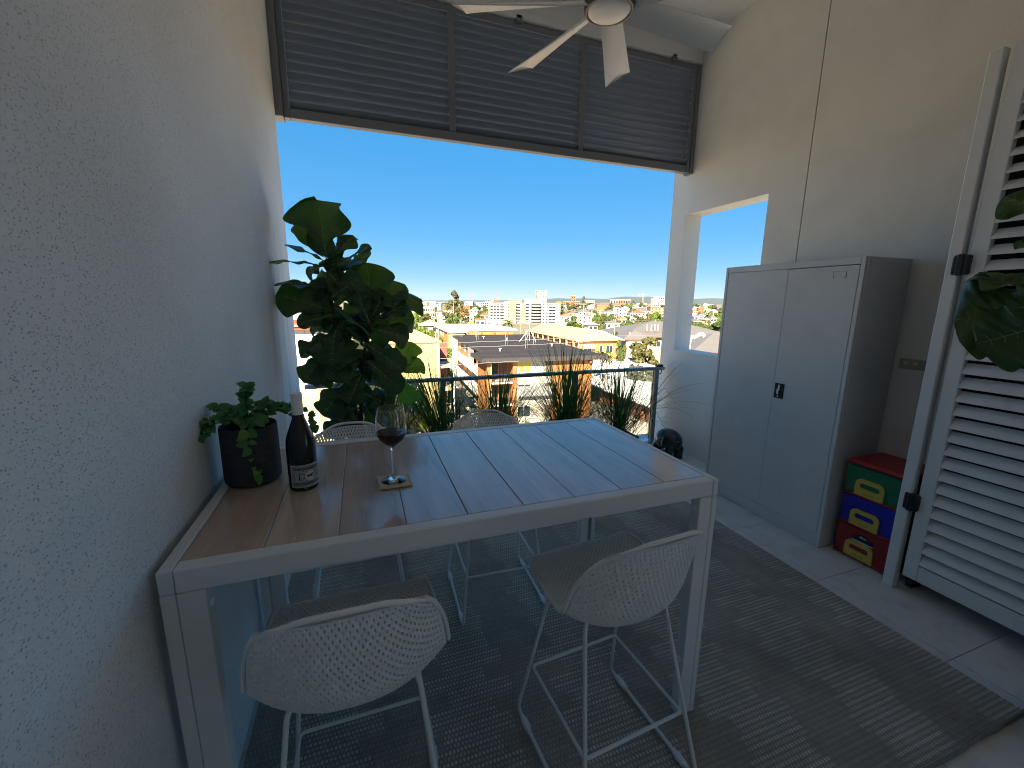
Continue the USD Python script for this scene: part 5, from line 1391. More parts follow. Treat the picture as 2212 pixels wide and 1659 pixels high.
def hip_roof(w, d, z0, rise, ov=.5, thick=.18, gable=False):
    x0, x1, y0, y1 = -w / 2 - ov, w / 2 + ov, -ov, d + ov
    cy = (y0 + y1) / 2
    if gable:            # ridge along y
        cx = 0.0
        V = [(x0, y0, z0), (x1, y0, z0), (x1, y1, z0), (x0, y1, z0), (cx, y0, z0 + rise), (cx, y1, z0 + rise)]
        Fq = [(0, 4, 5, 3), (1, 2, 5, 4)]; tri = [(0, 1, 4), (2, 3, 5)]
    elif w >= d:
        k = (y1 - y0) / 2
        V = [(x0, y0, z0), (x1, y0, z0), (x1, y1, z0), (x0, y1, z0), (min(x0 + k, -.01), cy, z0 + rise), (max(x1 - k, .01), cy, z0 + rise)]
        Fq = [(0, 1, 5, 4), (2, 3, 4, 5)]; tri = [(1, 2, 5), (3, 0, 4)]
    else:
        k = (x1 - x0) / 2
        V = [(x0, y0, z0), (x1, y0, z0), (x1, y1, z0), (x0, y1, z0), (0, y0 + k, z0 + rise), (0, y1 - k, z0 + rise)]
        Fq = [(1, 2, 5, 4), (3, 0, 4, 5)]; tri = [(0, 1, 4), (2, 3, 5)]
    mb = MB()
    V = np.array(V, float); lo = V[:4].copy(); lo[:, 2] -= thick
    mb.add(V, Fq); mb.add(V, tri)
    mb.add(np.vstack([V[:4], lo]), [(0, 4, 5, 1), (1, 5, 6, 2), (2, 6, 7, 3), (3, 7, 4, 0)]); mb.add(lo, [(0, 3, 2, 1)])
    return mb
def house(label, pl_, pr, pridge, peave, dist, roof, wall, group=None, depth=None, name='house', storeys=1, gable=False, rot=0, flat=False, cat='house'):
    Pm = spot((pl_ + pr) / 2, 650, dist)
    ze, zr = spot(pl_, peave, dist)[2], spot(pl_, pridge, dist)[2]
    zb = min(gz(dist), ze - 2.4) - .5
    w = (pr - pl_) / 906.0 * dist
    d = depth or min(max(w * .8, 7), 14)
    t = thing(name, label, cat, (Pm[0], Pm[1], zb), VR + rot, group)
    H = ze - zb
    ov = .0 if flat else .5
    ww = max(w - 1.0, 3.0) if not flat else w
    part(t, 'wall', MB().box(-ww / 2, ww / 2, 0, d, 0, H - (0.0 if flat else .185)), wall)
    if flat:
        part(t, 'roof', MB().box(-ww / 2 - .2, ww / 2 + .2, -.2, d + .2, H + .002, H + .30), roof)
    else:
        part(t, 'roof', hip_roof(ww, d, H, max(.5, zr - ze), .5, .18, gable), roof)
        part(t, 'gutter', MB().box(-ww / 2 - .6, ww / 2 + .6, -.66, -.51, H - .16, H + .02), 'trim_white')
        part(t, 'vent_pipe', MB().box(ww * .18, ww * .18 + .3, d * .3, d * .3 + .3, H + .2, H + max(.5, zr - ze) + .5), 'wall_grey')
    nW = max(2, int(ww / 3.2))
    rows = max(1, int((H - .6) // 2.9)) if flat or storeys > 1 else 1
    for r_ in range(min(rows, 4)):
        z1 = H - .75 - 2.9 * r_
        if z1 < 1.2:
            break
        for k in range(nW):
            xc = -ww / 2 + ww * (k + .5) / nW
            part(t, 'window', MB().box(xc - .75, xc + .75, -.06, .02, z1 - 1.25, z1), 'window_glass')
    return t

# ---------------------------------------------------------------- brick apartment block with the dark flat roof
bk = thing('apartment_building', 'orange brick apartment block with a dark grey flat roof and roof poles', 'building', (13.0, 46.75, -13.5), -3.0)
ZR = 8.35           # top of the roof above the ground
WX, DY = 15.35, 35.0
part(bk, 'roof', MB().box(0, 1.9, 0, 6.6, ZR - .10, ZR - .002).box(1.902, WX + .9, 0, DY, ZR - .10, ZR), 'roof_taupe')
part(bk, 'fascia', MB().box(-.02, WX + .92, -.05, -.002, ZR - .46, ZR + .03).box(WX + .902, WX + .96, -.05, DY, ZR - .46, ZR + .03).box(-.06, -.002, -.05, 6.64, ZR - .46, ZR + .02).box(1.84, 1.898, 6.66, DY, ZR - .40, ZR + .02), 'roof_taupe_edge')
part(bk, 'soffit', MB().box(0, WX + .9, 0, 6.6, ZR - .45, ZR - .40).box(1.9, WX + .9, 6.61, DY, ZR - .45, ZR - .40), 'roof_taupe_edge')
for k in range(7):
    y = 3.2 + 4.7 * k
    part(bk, 'roof_batten', MB().box(.2 if y < 6.4 else 2.1, WX + .8, y - .05, y + .05, ZR + .002, ZR + .03), 'roof_batten')
for k in range(3):
    part(bk, 'roof_batten', MB().box(.2, WX + .8, .25 + .22 * k, .30 + .22 * k, ZR + .002, ZR + .03), 'roof_batten')
# walls: three storeys round a recessed front corner
part(bk, 'wall', MB().box(.75, 1.30, .7, 5.9, 0, ZR - .452), 'brick_orange')
part(bk, 'wall', MB().box(1.302, 4.0, 2.6, 2.9, 0, ZR - .452), 'brick_orange')
part(bk, 'wall', MB().box(4.0, 4.45, .62, 5.8, 0, ZR - .452), 'brick_orange')
part(bk, 'wall', MB().box(4.452, 9.2, .80, 1.1, 0, ZR - .452), 'wall_pale', label='white painted front wall panel')
part(bk, 'wall', MB().box(9.202, 14.6, .70, 1.1, 0, ZR - .452), 'brick_orange')
part(bk, 'wall', MB().box(14.3, 14.6, 1.102, 34, 0, ZR - .452), 'brick_orange')
part(bk, 'wall', MB().box(2.75, 3.05, 6.0, 34, 0, ZR - .452), 'brick_orange')
part(bk, 'wall', MB().box(1.302, 3.05, 5.6, 5.9, 0, ZR - .452), 'brick_orange')
part(bk, 'wall', MB().box(3.06, 14.29, 33.7, 34, 0, ZR - .452), 'brick_orange')
for k, (z0, z1) in enumerate(((5.15, 5.35), (2.35, 2.55))):
    part(bk, 'floor_slab', MB().box(1.302, 3.998, .72, 2.598, z0, z1), 'trim_white')
    part(bk, 'balcony_rail', MB().box(1.302, 3.998, .74, .78, z1 + .95, z1 + 1.0).box(1.302, 3.998, .74, .78, z1 + .12, z1 + .17), 'timber_brown')
    q = MB()
    for i in range(20):
        q.box(1.34 + .132 * i, 1.40 + .132 * i, .745, .775, z1 + .172, z1 + .948)
    part(bk, 'balusters', q, 'timber_brown', kind='stuff')
    dr_ = part(bk, 'door', MB().box(1.75, 2.6, 2.55, 2.597, z1, z1 + 2.05), 'dark_opening')
    part(bk, 'door', MB().box(2.75, 3.75, 2.56, 2.597, z1, z1 + 2.05), 'timber_brown')
for z0 in (6.45, 3.6, .8):
    w_ = win(bk, 4.62, 6.35, z0, z0 + 1.42, .80, 'trim_white', 'window_glass', mull=1)
    if z0 > 6:
        part(w_, 'curtain', MB().box(4.70, 5.46, .781, .788, z0 + .05, z0 + 1.36).box(5.54, 6.29, .781, .788, z0 + .05, z0 + 1.36), 'curtain_yellow')
    q = part(bk, 'vertical_slats', MB().box(8.26, 9.18, .74, .796, z0 + .02, z0 + 1.40), 'timber_brown')
    for i in range(8):
        part(q, 'slat', MB().box(8.28 + .115 * i, 8.36 + .115 * i, .715, .7395, z0 + .02, z0 + 1.40), 'timber_brown')
aw = MB()
aw.add([(4.5, .80, 4.75), (9.15, .80, 4.75), (9.15, .02, 3.62), (4.5, .02, 3.62), (4.5, .80, 4.70), (9.15, .80, 4.70), (9.15, .04, 3.57), (4.5, .04, 3.57)],
       [(0, 3, 2, 1), (4, 5, 6, 7), (0, 1, 5, 4), (3, 7, 6, 2), (0, 4, 7, 3), (1, 2, 6, 5)])
a_ = part(bk, 'awning', aw, 'awning_grey')
for i in range(9):
    part(a_, 'rib', MB().obox((6.825, .41 + .0, 4.185) + np.array([0, .78 * (.5 - (i + .5) / 9) * 1.0, 1.13 * (.5 - (i + .5) / 9)]) * [1, 1, 1] + [0, -.012, .018], (1, 0, 0), (0, .57, .82), (0, -.82, .57), 4.6, .03, .02), 'awning_grey')
part(bk, 'flue_hood', MB().box(14.0, 14.4, .2, .6, ZR - .9, ZR - .47), 'timber_brown')
part(bk, 'downpipe', MB().tube([(10.6, .62, 0), (10.6, .62, ZR - .5)], .045, 8).tube([(1.25, .62, 0), (1.25, .62, ZR - .5)], .045, 8), 'trim_white', smooth=True)
# grey louvred screen and open walkways down the left side
q = part(bk, 'screen', MB().box(2.02, 2.06, 15.0, 19.6, ZR - 3.1, ZR - .46), 'wall_grey')
for i in range(15):
    part(q, 'slat', MB().box(1.97, 2.018, 15.0, 19.6, ZR - 3.05 + .175 * i, ZR - 2.95 + .175 * i), 'wall_grey')
for z0 in (5.15, 2.35):
    part(bk, 'walkway_slab', MB().box(.9, 2.748, 6.9, 33.5, z0, z0 + .2), 'trim_white')
    ra = MB().tube([(.95, 6.9, z0 + 1.15), (.95, 33.5, z0 + 1.15)], .03, 6)
    for i in range(28):
        ra.tube([(.95, 7 + .97 * i, z0 + .2), (.95, 7 + .97 * i, z0 + 1.15)], .018, 5)
    for i in range(3):
        ra.tube([(.95, 6.9, z0 + .4 + .22 * i), (.95, 33.5, z0 + .4 + .22 * i)], .012, 5)
    part(bk, 'walkway_rail', ra, 'wall_grey')
    for i in range(5):
        part(bk, 'door', MB().box(2.70, 2.748, 8 + 5.2 * i, 8.9 + 5.2 * i, z0 + .2, z0 + 2.25), 'timber_brown')
        win(bk, 9.6 + 5.2 * i, 11.2 + 5.2 * i, z0 + 1.0, z0 + 2.2, 2.75, side='L')
st = MB()
for i in range(14):
    st.box(-1.9, .2, 9.0 + .27 * i, 9.27 + .27 * i, .17 * i, .17 * i + .16)
part(bk, 'stair', st, 'concrete')
for (x, y, h_) in ((2.9, 31.0, 3.4), (4.4, 24.0, 3.0), (7.2, 15.4, 2.3), (8.6, 9.8, 2.5), (11.5, 14.6, 2.2), (5.6, 30.5, 3.2)):
    part(bk, 'roof_pole', MB().tube([(x, y, ZR), (x, y, ZR + h_)], .045, 7).tube([(x + .3, y + .02, ZR), (x + .3, y + .02, ZR + h_ * .8)], .02, 6), 'wire_grey', smooth=True)
mx, my = 12.9, 20.6
part(bk, 'antenna_mast', MB().tube([(mx, my, ZR), (mx, my, ZR + 4.4)], .04, 8).tube([(mx - 2.0, my - .6, ZR), (mx, my, ZR + 2.1)], .05, 7).tube([(mx + .8, my - .9, ZR), (mx, my, ZR + 2.1)], .05, 7).tube([(mx - .2, my + 1.2, ZR), (mx, my, ZR + 2.1)], .04, 7).tube([(mx - .7, my, ZR + 3.2), (mx + .7, my, ZR + 3.25)], .02, 6), 'trim_white', smooth=True)
for (x, y) in ((6.2, 26.5), (9.4, 22.6), (13.6, 12.2), (4.2, 7.5)):
    part(bk, 'roof_vent', MB().lathe([(0, .42), (.16, .40), (.20, .30), (.10, .28), (.10, 0)][::-1], 12, (x, y, ZR)), 'roof_white', smooth=40)

# ---------------------------------------------------------------- brick gable building with the cream roof
gb = thing('gable_building', 'tan brick block of flats with a long cream gable roof', 'building', (47.3, 77.6, -13.5), -1.5)
GW, GD, GE = 9.8, 29.0, 7.15
part(gb, 'wall', MB().box(-GW / 2, GW / 2, 0, GD, 0, GE - .19).prism([(-GW / 2, 0), (GW / 2, 0), (0, 1.72)], frame((0, .3, GE - .188), (1, 0, 0), (0, 0, 1)), .3), 'brick_tan')
part(gb, 'roof', hip_roof(GW, GD, GE, 1.98, .75, .14, True), 'roof_cream')
part(gb, 'bargeboard', MB().prism([(-5.7, -.25), (0, 1.82), (5.7, -.25), (5.7, -.02), (0, 2.06), (-5.7, -.02)], frame((0, -.76, GE), (1, 0, 0), (0, 0, 1)), .06), 'trim_white')
win(gb, -3.6, -1.7, 4.35, 5.6, 0); win(gb, .2, .9, 4.4, 5.9, 0, mull=0); win(gb, 1.7, 3.4, 4.4, 5.9, 0)
win(gb, -3.6, -1.7, 1.5, 2.7, 0); win(gb, 1.7, 3.4, 1.5, 2.9, 0)
part(gb, 'awning', MB().add([(-3.85, 0, 6.25), (-1.3, 0, 6.25), (-1.3, -.95, 5.5), (-3.85, -.95, 5.5), (-3.85, 0, 6.2), (-1.3, 0, 6.2), (-1.3, -.9, 5.46), (-3.85, -.9, 5.46)], [(0, 3, 2, 1), (4, 5, 6, 7), (3, 7, 6, 2), (0, 4, 7, 3), (1, 2, 6, 5)]), 'roof_white')
for i in range(8):
    part(gb, 'door', MB().box(-GW / 2 - .05, -GW / 2 + .01, 2 + 3.4 * i, 3.4 + 3.4 * i, 4.3, 6.5), 'dark_opening')
    part(gb, 'pier', MB().box(-GW / 2 - .7, -GW / 2 - .4, .9 + 3.4 * i, 1.3 + 3.4 * i, 0, GE - .19), 'wall_beige')
part(gb, 'walkway_slab', MB().box(-GW / 2 - .75, -GW / 2 - .01, 0, GD, 4.05, 4.25), 'trim_white')
part(gb, 'downpipe', MB().tube([(-GW / 2 + .1, -.07, 0), (-GW / 2 + .1, -.07, GE - .2)], .06, 8), 'trim_white')

# ---------------------------------------------------------------- flat white roof block behind, pale gable block at the left, townhouse at far left
wb = thing('apartment_building', 'flat white roofed block with a beige end wall behind the dark roof', 'building', (18.7, 95.0, -13.8), -2)
part(wb, 'wall', MB().box(0, 16.0, 2.4, 23, 0, 8.2), 'brick_tan')
part(wb, 'wall', MB().box(.3, 3.6, 0, 2.395, 0, 8.0), 'wall_cream', label='smooth cream stair wall')
part(wb, 'roof', MB().box(-.5, 17, 2.2, 24, 8.25, 8.62), 'roof_white')
part(wb, 'roof', MB().box(.0, 4.0, -.4, 2.15, 8.05, 8.4), 'roof_white')
for j in range(3):
    for i in range(5):
        win(wb, 4.2 + 4 * i, 5.4 + 4 * i, 1.2 + 2.7 * j, 2.5 + 2.7 * j, 0.0, side='L') if i else None
for i in range(4):
    part(wb, 'balcony_post', MB().box(4.6 + 3.2 * i, 4.9 + 3.2 * i, 1.0, 1.3, 0, 8.0), 'timber_brown')

yb = thing('gable_building', 'pale yellow gable fronted block with side balconies, partly behind the fig', 'building', (3.3, 48.0, -13.5), -1.0)
part(yb, 'wall', MB().box(-5.0, 5.0, 0, 9, 0, 10.3).prism([(-5.0, 0), (5.0, 0), (0, 2.2)], frame((0, .3, 10.302), (1, 0, 0), (0, 0, 1)), .3), 'wall_yellow')
part(yb, 'roof', hip_roof(10, 1.0, 10.45, 2.4, .22, .10, True), 'roof_cream')
part(yb, 'string_course', MB().box(-5.02, 5.02, -.03, -.001, 7.55, 7.62), 'wall_beige')
part(yb, 'downpipe', MB().tube([(4.8, -.08, 0), (4.8, -.08, 10.3)], .06, 8), 'trim_white')
for z0 in (1.9, 4.6, 7.3):
    bs = part(yb, 'balcony', MB().box(5.002, 6.7, .2, 4.6, z0, z0 + .22), 'wall_cream')
    part(bs, 'rail', MB().box(6.64, 6.68, .2, 4.6, z0 + 1.1, z0 + 1.15).box(5.0, 6.7, .2, .24, z0 + 1.1, z0 + 1.15), 'wall_grey')
    part(bs, 'opening', MB().box(5.0, 5.05, .8, 4.0, z0 + .25, z0 + 2.3), 'dark_opening')
    part(bs, 'back_wall', MB().box(5.052, 6.6, 4.4, 4.6, z0 + .22, z0 + 2.5), 'brick_red')
part(yb, 'post', MB().box(6.55, 6.7, .2, .35, 0, 10.2), 'trim_white')
win(yb, -3, -1.4, 7.9, 9.2, 0); win(yb, .8, 2.4, 4.9, 6.2, 0); win(yb, .8, 2.4, 2.2, 3.5, 0)

tn = thing('townhouse', 'white and yellow brick townhouse with a red roof edge beside the stucco wall', 'building', (-8.4, 35.4, -13.5), -1)
part(tn, 'wall', MB().box(-6, 6.6, 0, 9, 0, 9.95), 'brick_pale')
part(tn, 'wall', MB().box(-6, 6.62, -.06, -.002, 10.0, 12.75), 'wall_white', label='white cladding of the top storey')
part(tn, 'wall', MB().box(-6, 6.6, .0, 9, 9.952, 12.75), 'wall_white')
part(tn, 'roof', MB().box(-6.4, 7.0, -.5, 9.4, 12.78, 13.45), 'roof_red')
part(tn, 'gutter', MB().box(-6.45, 7.05, -.62, -.502, 13.0, 13.15), 'trim_white')
part(tn, 'parapet', MB().box(-6.2, 6.8, 1.0, 9.2, 13.452, 13.75), 'roof_pale')
for z0 in (1.3, 4.4, 7.5):
    for x0 in (-5.0, -1.2, 3.4):
        w_ = win(tn, x0, x0 + 1.5, z0, z0 + 1.9, 0)
        for i in range(9):
            part(w_, 'shutter_slat', MB().box(x0 + .05, x0 + 1.45, -.085, -.055, z0 + .12 + .19 * i, z0 + .25 + .19 * i), 'trim_white')
for x in (2.75, 5.4):
    part(tn, 'pier', MB().box(x, x + .42, -.16, -.001, 0, 9.94), 'wall_white')
for x in (-3, .5, 4.3):
    part(tn, 'panel_joint', MB().box(x, x + .04, -.075, -.061, 10.05, 12.7), 'wall_grey')

# ---------------------------------------------------------------- white metal roofed garages
ga = thing('garage_row', 'row of brick garages under a wide white metal roof beside the driveway', 'garages', (33.6, 30.0, -13.5), 0)
part(ga, 'wall', MB().box(.5, 19, 0, 52, 0, 2.30), 'brick_red')
ro = MB()
for y in (-.5,):
    ro.add([(-.5, -.5, 2.35), (20, -.5, 2.95), (20, 52.5, 2.95), (-.5, 52.5, 2.35), (-.5, -.5, 2.22), (20, -.5, 2.82), (20, 52.5, 2.82), (-.5, 52.5, 2.22)],
           [(0, 1, 2, 3), (4, 7, 6, 5), (0, 4, 5, 1), (1, 5, 6, 2), (2, 6, 7, 3), (3, 7, 4, 0)])
part(ga, 'roof', ro, 'roof_white')
for k in range(15):
    y = 1 + 3.55 * k
    part(ga, 'roof_rib', MB().obox((9.75, y, 2.69), (20.5, 0, .6), (0, 1, 0), (-.6, 0, 20.5), 20.4, .10, .07), 'roof_pale')
for k in range(15):
    y = .3 + 3.4 * k
    part(ga, 'pier', MB().box(.18, .498, y, y + .5, 0, 2.28), 'brick_orange')
    part(ga, 'door', MB().box(.42, .499, y + .6, y + 3.3, .05, 2.1), 'door_dark_red')

# ---------------------------------------------------------------- large grey hip roofed building at the right
def vloc(lat, d, z):
    p = FLAT * d + LAT * lat
    return (p[0], p[1], z)
hb = thing('hip_roof_building', 'large building under broad grey hip roofs with white vent pipes', 'building', vloc(42.0, 106, -14.2), VR)
def hippart(cx, y0, w, d, ze, rise):
    m = hip_roof(w, d, ze, rise, .7, .22); v, f = m.arrays(); return MB().add(v + [cx, y0, 0], f)
part(hb, 'wall', MB().box(-14.2, 18, 3.5, 24, 0, 6.9), 'wall_beige')
part(hb, 'roof', hippart(1.0, 3.2, 30, 22, 7.2, 3.3), 'roof_grey')
part(hb, 'wall', MB().box(-14.0, -8.6, -2.6, 3.495, 0, 6.75), 'wall_cream')
part(hb, 'roof', hippart(-11.3, -2.4, 5.6, 11, 6.95, 1.9), 'roof_grey')
part(hb, 'fascia', MB().box(-14.9, -7.7, -3.18, -3.11, 6.60, 6.85).box(-7.3, 17, 2.42, 2.49, 6.85, 7.05), 'roof_brown')
for x, z in ((-13.4, 4.3), (-13.4, 1.4)):
    a_ = part(hb, 'awning', MB().add([(x, -2.6, z + 1.9), (x + 4, -2.6, z + 1.9), (x + 4, -3.7, z + 1.1), (x, -3.7, z + 1.1), (x, -2.6, z + 1.8), (x + 4, -2.6, z + 1.8), (x + 4, -3.66, z + 1.04), (x, -3.66, z + 1.04)], [(0, 3, 2, 1), (4, 5, 6, 7), (3, 7, 6, 2), (0, 4, 7, 3), (1, 2, 6, 5)]), 'roof_white')
    win(hb, x + .4, x + 3.4, z, z + 1.1, -2.6)
for i in range(6):
    win(hb, -5.5 + 4 * i, -3.4 + 4 * i, 4.3, 5.9, 3.5)
for i, x in enumerate((-6.0, -4.9, -4.0, -3.1, 1.6, -12.9)):
    z0 = 8.6 if i < 4 else 8.8
    yy = 7.0 if i < 5 else -1.2
    zz = z0 if i < 5 else 7.1
    part(hb, 'vent_pipe', MB().tube([(x, yy, zz - .6), (x, yy, zz + 1.3)], .16, 8), 'trim_white', smooth=True)
for x, y, z in ((-6.2, 5.6, 8.14), (-3.9, 5.6, 8.14), (3.1, 6.0, 8.26), (-10.6, 0.0, 8.02)):
    part(hb, 'skylight', MB().obox((x, y, z), (1, 0, 0), (0, 1, .31), (0, -.31, 1), 1.3, 1.0, .12), 'roof_brown')
hb2 = thing('hip_roof_building', 'grey roofed hall with a red gutter seen through the side window', 'building', vloc(48.5, 86, -13.8), VR)
part(hb2, 'wall', MB().box(-11.2, 11, 0, 14, 0, 5.2), 'wall_cream')
part(hb2, 'roof', hippart(0, 0, 22.4, 14, 5.45, 3.4), 'roof_grey')
part(hb2, 'gutter', MB().box(-11.95, 11.95, -.80, -.71, 5.2, 5.5), 'roof_red')
for i in range(6):
    win(hb2, -10.3 + 3.5 * i, -8.3 + 3.5 * i, 2.4, 4.4, 0)
dk = thing('roof_duct', 'silver ribbed roof duct elbow seen through the side window', 'duct', spot(1511, 724, 80), VR)
part(dk, 'pipe', MB().tube(bend([(-1.6, 0, -.5), (-.7, 0, -.35), (.3, 0, .35), (.9, 0, -.2)], .6, 6), .36, 14), 'duct_silver', smooth=True)
for k in range(5):
    part(dk, 'band', MB().lathe([(.36, -.03), (.40, -.03), (.40, .03), (.36, .03)], 14, (-1.0 + .22 * k, 0, -.37 + .14 * k)), 'wall_grey')
part(dk, 'bracket', MB().box(-1.7, -1.5, -.1, .1, -3.0, -.5), 'wall_grey')

# ---------------------------------------------------------------- long white apartment block
wa = thing('apartment_block', 'long white apartment block with brown stair towers and a curved grey balcony stack', 'building', vloc(0, 0, 0), 0)
X0 = spot(1133, 650, 400)
UsdGeom.Xformable(stage.GetPrimAtPath(wa)).ClearXformOpOrder()
UsdGeom.XformCommonAPI(stage.GetPrimAtPath(wa)).SetTranslate((X0[0], X0[1], -20.5)); UsdGeom.XformCommonAPI(stage.GetPrimAtPath(wa)).SetRotate((0, 0, VR))
m = 400 / 906.0
bx = lambda b_: (1050.7 + .125 * b_ - 1133) * m
FH = 2.83
part(wa, 'wall', MB().box(bx(50), bx(320), 3, 18, 0, 19.6), 'wall_white')
part(wa, 'wall', MB().box(bx(318), bx(412), -2, 14, 0, 21.8), 'wall_beige', label='beige stair tower')
part(wa, 'wall', MB().box(bx(412) + .05, bx(516), -4, 12, 0, 21.2), 'wall_tan', label='brown stair tower')
part(wa, 'wall', MB().box(bx(516) + .05, bx(765), 1, 16, 0, 20.2), 'wall_white')
part(wa, 'wall', MB().box(bx(600), bx(670), -.6, .95, 0, 18.4), 'wall_tan', label='brown wall strip between balconies')
part(wa, 'wall', MB().box(bx(765) + .05, bx(952), -1, 15, 0, 19.0), 'wall_grey', label='grey curved balcony bay')
part(wa, 'wall', MB().box(bx(800), bx(930), 2, 12, 19.0, 23.8), 'wall_beige', label='roof plant room')
part(wa, 'wall', MB().box(bx(952) + .05, bx(1268), 0, 15, 0, 19.4), 'wall_bluish', label='pale blue white facade')
part(wa, 'roof', MB().box(bx(45), bx(316), 2.6, 18, 19.62, 20.0), 'wall_white')
part(wa, 'roof', MB().box(bx(950), bx(1272), -.4, 15.2, 19.42, 20.1), 'wall_white')
for j in range(7):
    z = .7 + 2.75 * j
    for a, c in ((70, 118), (126, 175), (183, 232), (240, 312)):
        part(wa, 'balcony', MB().box(bx(a), bx(c), 1.7, 2.995, z, z + .18).box(bx(a), bx(c), 1.7, 1.8, z + .18, z + 1.1), 'wall_white')
        part(wa, 'window', MB().box(bx(a) + .5, bx(c) - .4, 2.93, 3.01, z + .3, z + 2.2), 'window_glass')
    for a, c, y in ((522, 596, 1), (674, 742, 1)):
        part(wa, 'balcony', MB().box(bx(a), bx(c), y - 1.5, y - .002, z, z + .18).box(bx(a), bx(c), y - 1.5, y - 1.4, z + .18, z + 1.15), 'wall_white')
        part(wa, 'window', MB().box(bx(a) + .3, bx(c) - .3, y - .07, y + .01, z + .3, z + 2.3), 'window_glass')
    th_ = np.linspace(PI * .93, PI * 2.07, 17)
    cx, rx = (bx(765) + bx(950)) / 2, (bx(950) - bx(765)) / 2
    q = MB().prism([(cx + rx * math.cos(t), -1 + 4.0 * math.sin(t)) for t in th_], np.array([[1, 0, 0, 0], [0, 1, 0, 0], [0, 0, 1, z], [0, 0, 0, 1.0]]), .95)
    part(wa, 'curved_balcony', q, 'wall_grey')
    part(wa, 'dark_gap', MB().box(bx(775), bx(940), -1.6, -1.02, z + 1.0, z + 2.6), 'window_glass')
    if j < 7:
        for a, c in ((968, 1002), (1030, 1062), (1210, 1226), (1240, 1260)):
            part(wa, 'window', MB().box(bx(a), bx(c), -.09, .01, z + 1.0, z + 2.2), 'window_glass')
        part(wa, 'balcony', MB().box(bx(1074), bx(1190), -1.3, -.002, z, z + .2).box(bx(1076), bx(1188), -1.3, -1.22, z + .2, z + 1.2), 'wall_white')
        part(wa, 'recess', MB().box(bx(1074), bx(1190), -.12, -.004, z + .2, z + 2.6), 'wall_grey' if j % 2 else 'roof_taupe')
        for a, c in ((1084, 1124), (1140, 1182)):
            part(wa, 'window', MB().box(bx(a), bx(c), -.2, -.125, z + .9, z + 2.3), 'window_glass')
    for s_ in (392,):
        part(wa, 'window', MB().box(bx(384), bx(404), -2.08, -1.99, z + .8, z + 2.0), 'window_glass')
part(wa, 'podium', MB().box(bx(260), bx(520), -7, -4.1, 0, 5.2), 'wall_beige')
part(wa, 'podium', MB().box(bx(-40), bx(258), -5, 2.9, 0, 3.6), 'wall_white')

# ---------------------------------------------------------------- far towers and institutions
def block(label, pl_, pr, ptop, dist, mats, floors, name='tower_block', cat='building', depth=None, group=None, zb=None, cols=4):
    """A tall slab: bays of different finishes with floor bands and windows. mats: [(fraction, wall)]"""
    P = spot((pl_ + pr) / 2, 650, dist); zt = spot(pl_, ptop, dist)[2]
    zb = gz(dist) - 1 if zb is None else zb
    w = (pr - pl_) / 906.0 * dist; H = zt - zb; d = depth or w * .7
    t = thing(name, label, cat, (P[0], P[1], zb), VR, group)
    x = -w / 2
    for fr, mt in mats:
        x1 = x + w * fr
        part(t, 'wall', MB().box(x + .02, x1 - .02, 0, d, 0, H), mt)
        n = max(1, int(round(cols * fr)))
        for j in range(floors):
            z0 = H - (j + 1) * (H * .92 / floors) + .25 * H / floors
            if z0 < 0:
                break
            for i in range(n):
                a = x + (x1 - x) * (i + .18) / n; c = x + (x1 - x) * (i + .82) / n
                part(t, 'window', MB().box(a, c, -.25, .02, z0, z0 + H * .5 / floors), 'window_glass')
        x = x1
    part(t, 'roof', MB().box(-w / 2 - .3, w / 2 + .3, -.3, d + .3, H + .02, H + H * .03 + .4), 'wall_white' if mats[0][1] != 'wall_orange' else 'wall_beige')
    return t
tw = block('tall white and grey residential tower standing above the skyline', 1157, 1181, 628.5, 1200, [(.18, 'roof_green'), (.12, 'wall_grey'), (.34, 'wall_white'), (.36, 'wall_grey')], 12, cols=8)
part(tw, 'plant_room', MB().box(-6, -1, 5, 12, 52.0 - (0), 56.0), 'wall_grey') if False else None
block('low white office block left of the tall tower', 1134, 1156, 646.5, 1100, [(1.0, 'wall_white')], 4, cols=6)
block('orange brick hospital building with stepped wings', 1217, 1236, 652, 900, [(1, 'wall_orange')], 3, cols=4)
block('tall orange brick block in the middle of the hospital', 1233.5, 1243, 639.5, 930, [(1, 'wall_orange')], 4, cols=2)
block('orange brick hospital wing at the right end', 1240, 1252, 651, 905, [(1, 'wall_orange')], 3, cols=3)
house('small building with an orange pitched roof left of the hospital', 1199, 1216, 650, 654.5, 940, 'roof_orange', 'wall_orange', cat='building')
block('cream banded building right of the hospital', 1264, 1284.5, 650, 880, [(1, 'wall_cream')], 4, cols=5)
house('long low orange walled building with a grey roof on the hill', 1290, 1352, 654, 659.5, 800, 'roof_brown', 'wall_orange', cat='building', depth=16)
block('orange and grey flat topped institution on the hill', 1319, 1361, 648, 860, [(.4, 'wall_grey'), (.6, 'wall_orange')], 2, cols=8)
block('white and dark tower under construction beside the window pier', 1412.5, 1440.5, 642.5, 750, [(.3, 'wall_white'), (.35, 'wall_grey'), (.35, 'wall_white')], 7, cols=6)
house('long tan flat building below the tower under construction', 1407, 1438, 663.5, 664.5, 450, 'roof_orange', 'wall_tan', flat=True, cat='building')
ck = thing('brick_chimney', 'slender orange brick chimney on the horizon', 'chimney', (*spot(1389.5, 650, 1000)[:2], -7), VR)
part(ck, 'shaft', MB().lathe([(2.0, 0), (1.75, 8), (1.55, 19), (1.7, 19.5), (1.7, 20.2), (0, 20.2)], 14), 'wall_orange', smooth=40)
cn = thing('tower_crane', 'thin grey tower crane above the brick chimney', 'crane', (*spot(1388.0, 650, 1040)[:2], -7), VR)
part(cn, 'mast', MB().box(-.8, .8, -.8, .8, 0, 30).box(-.4, .4, -.4, .4, 30, 34), 'wall_grey')
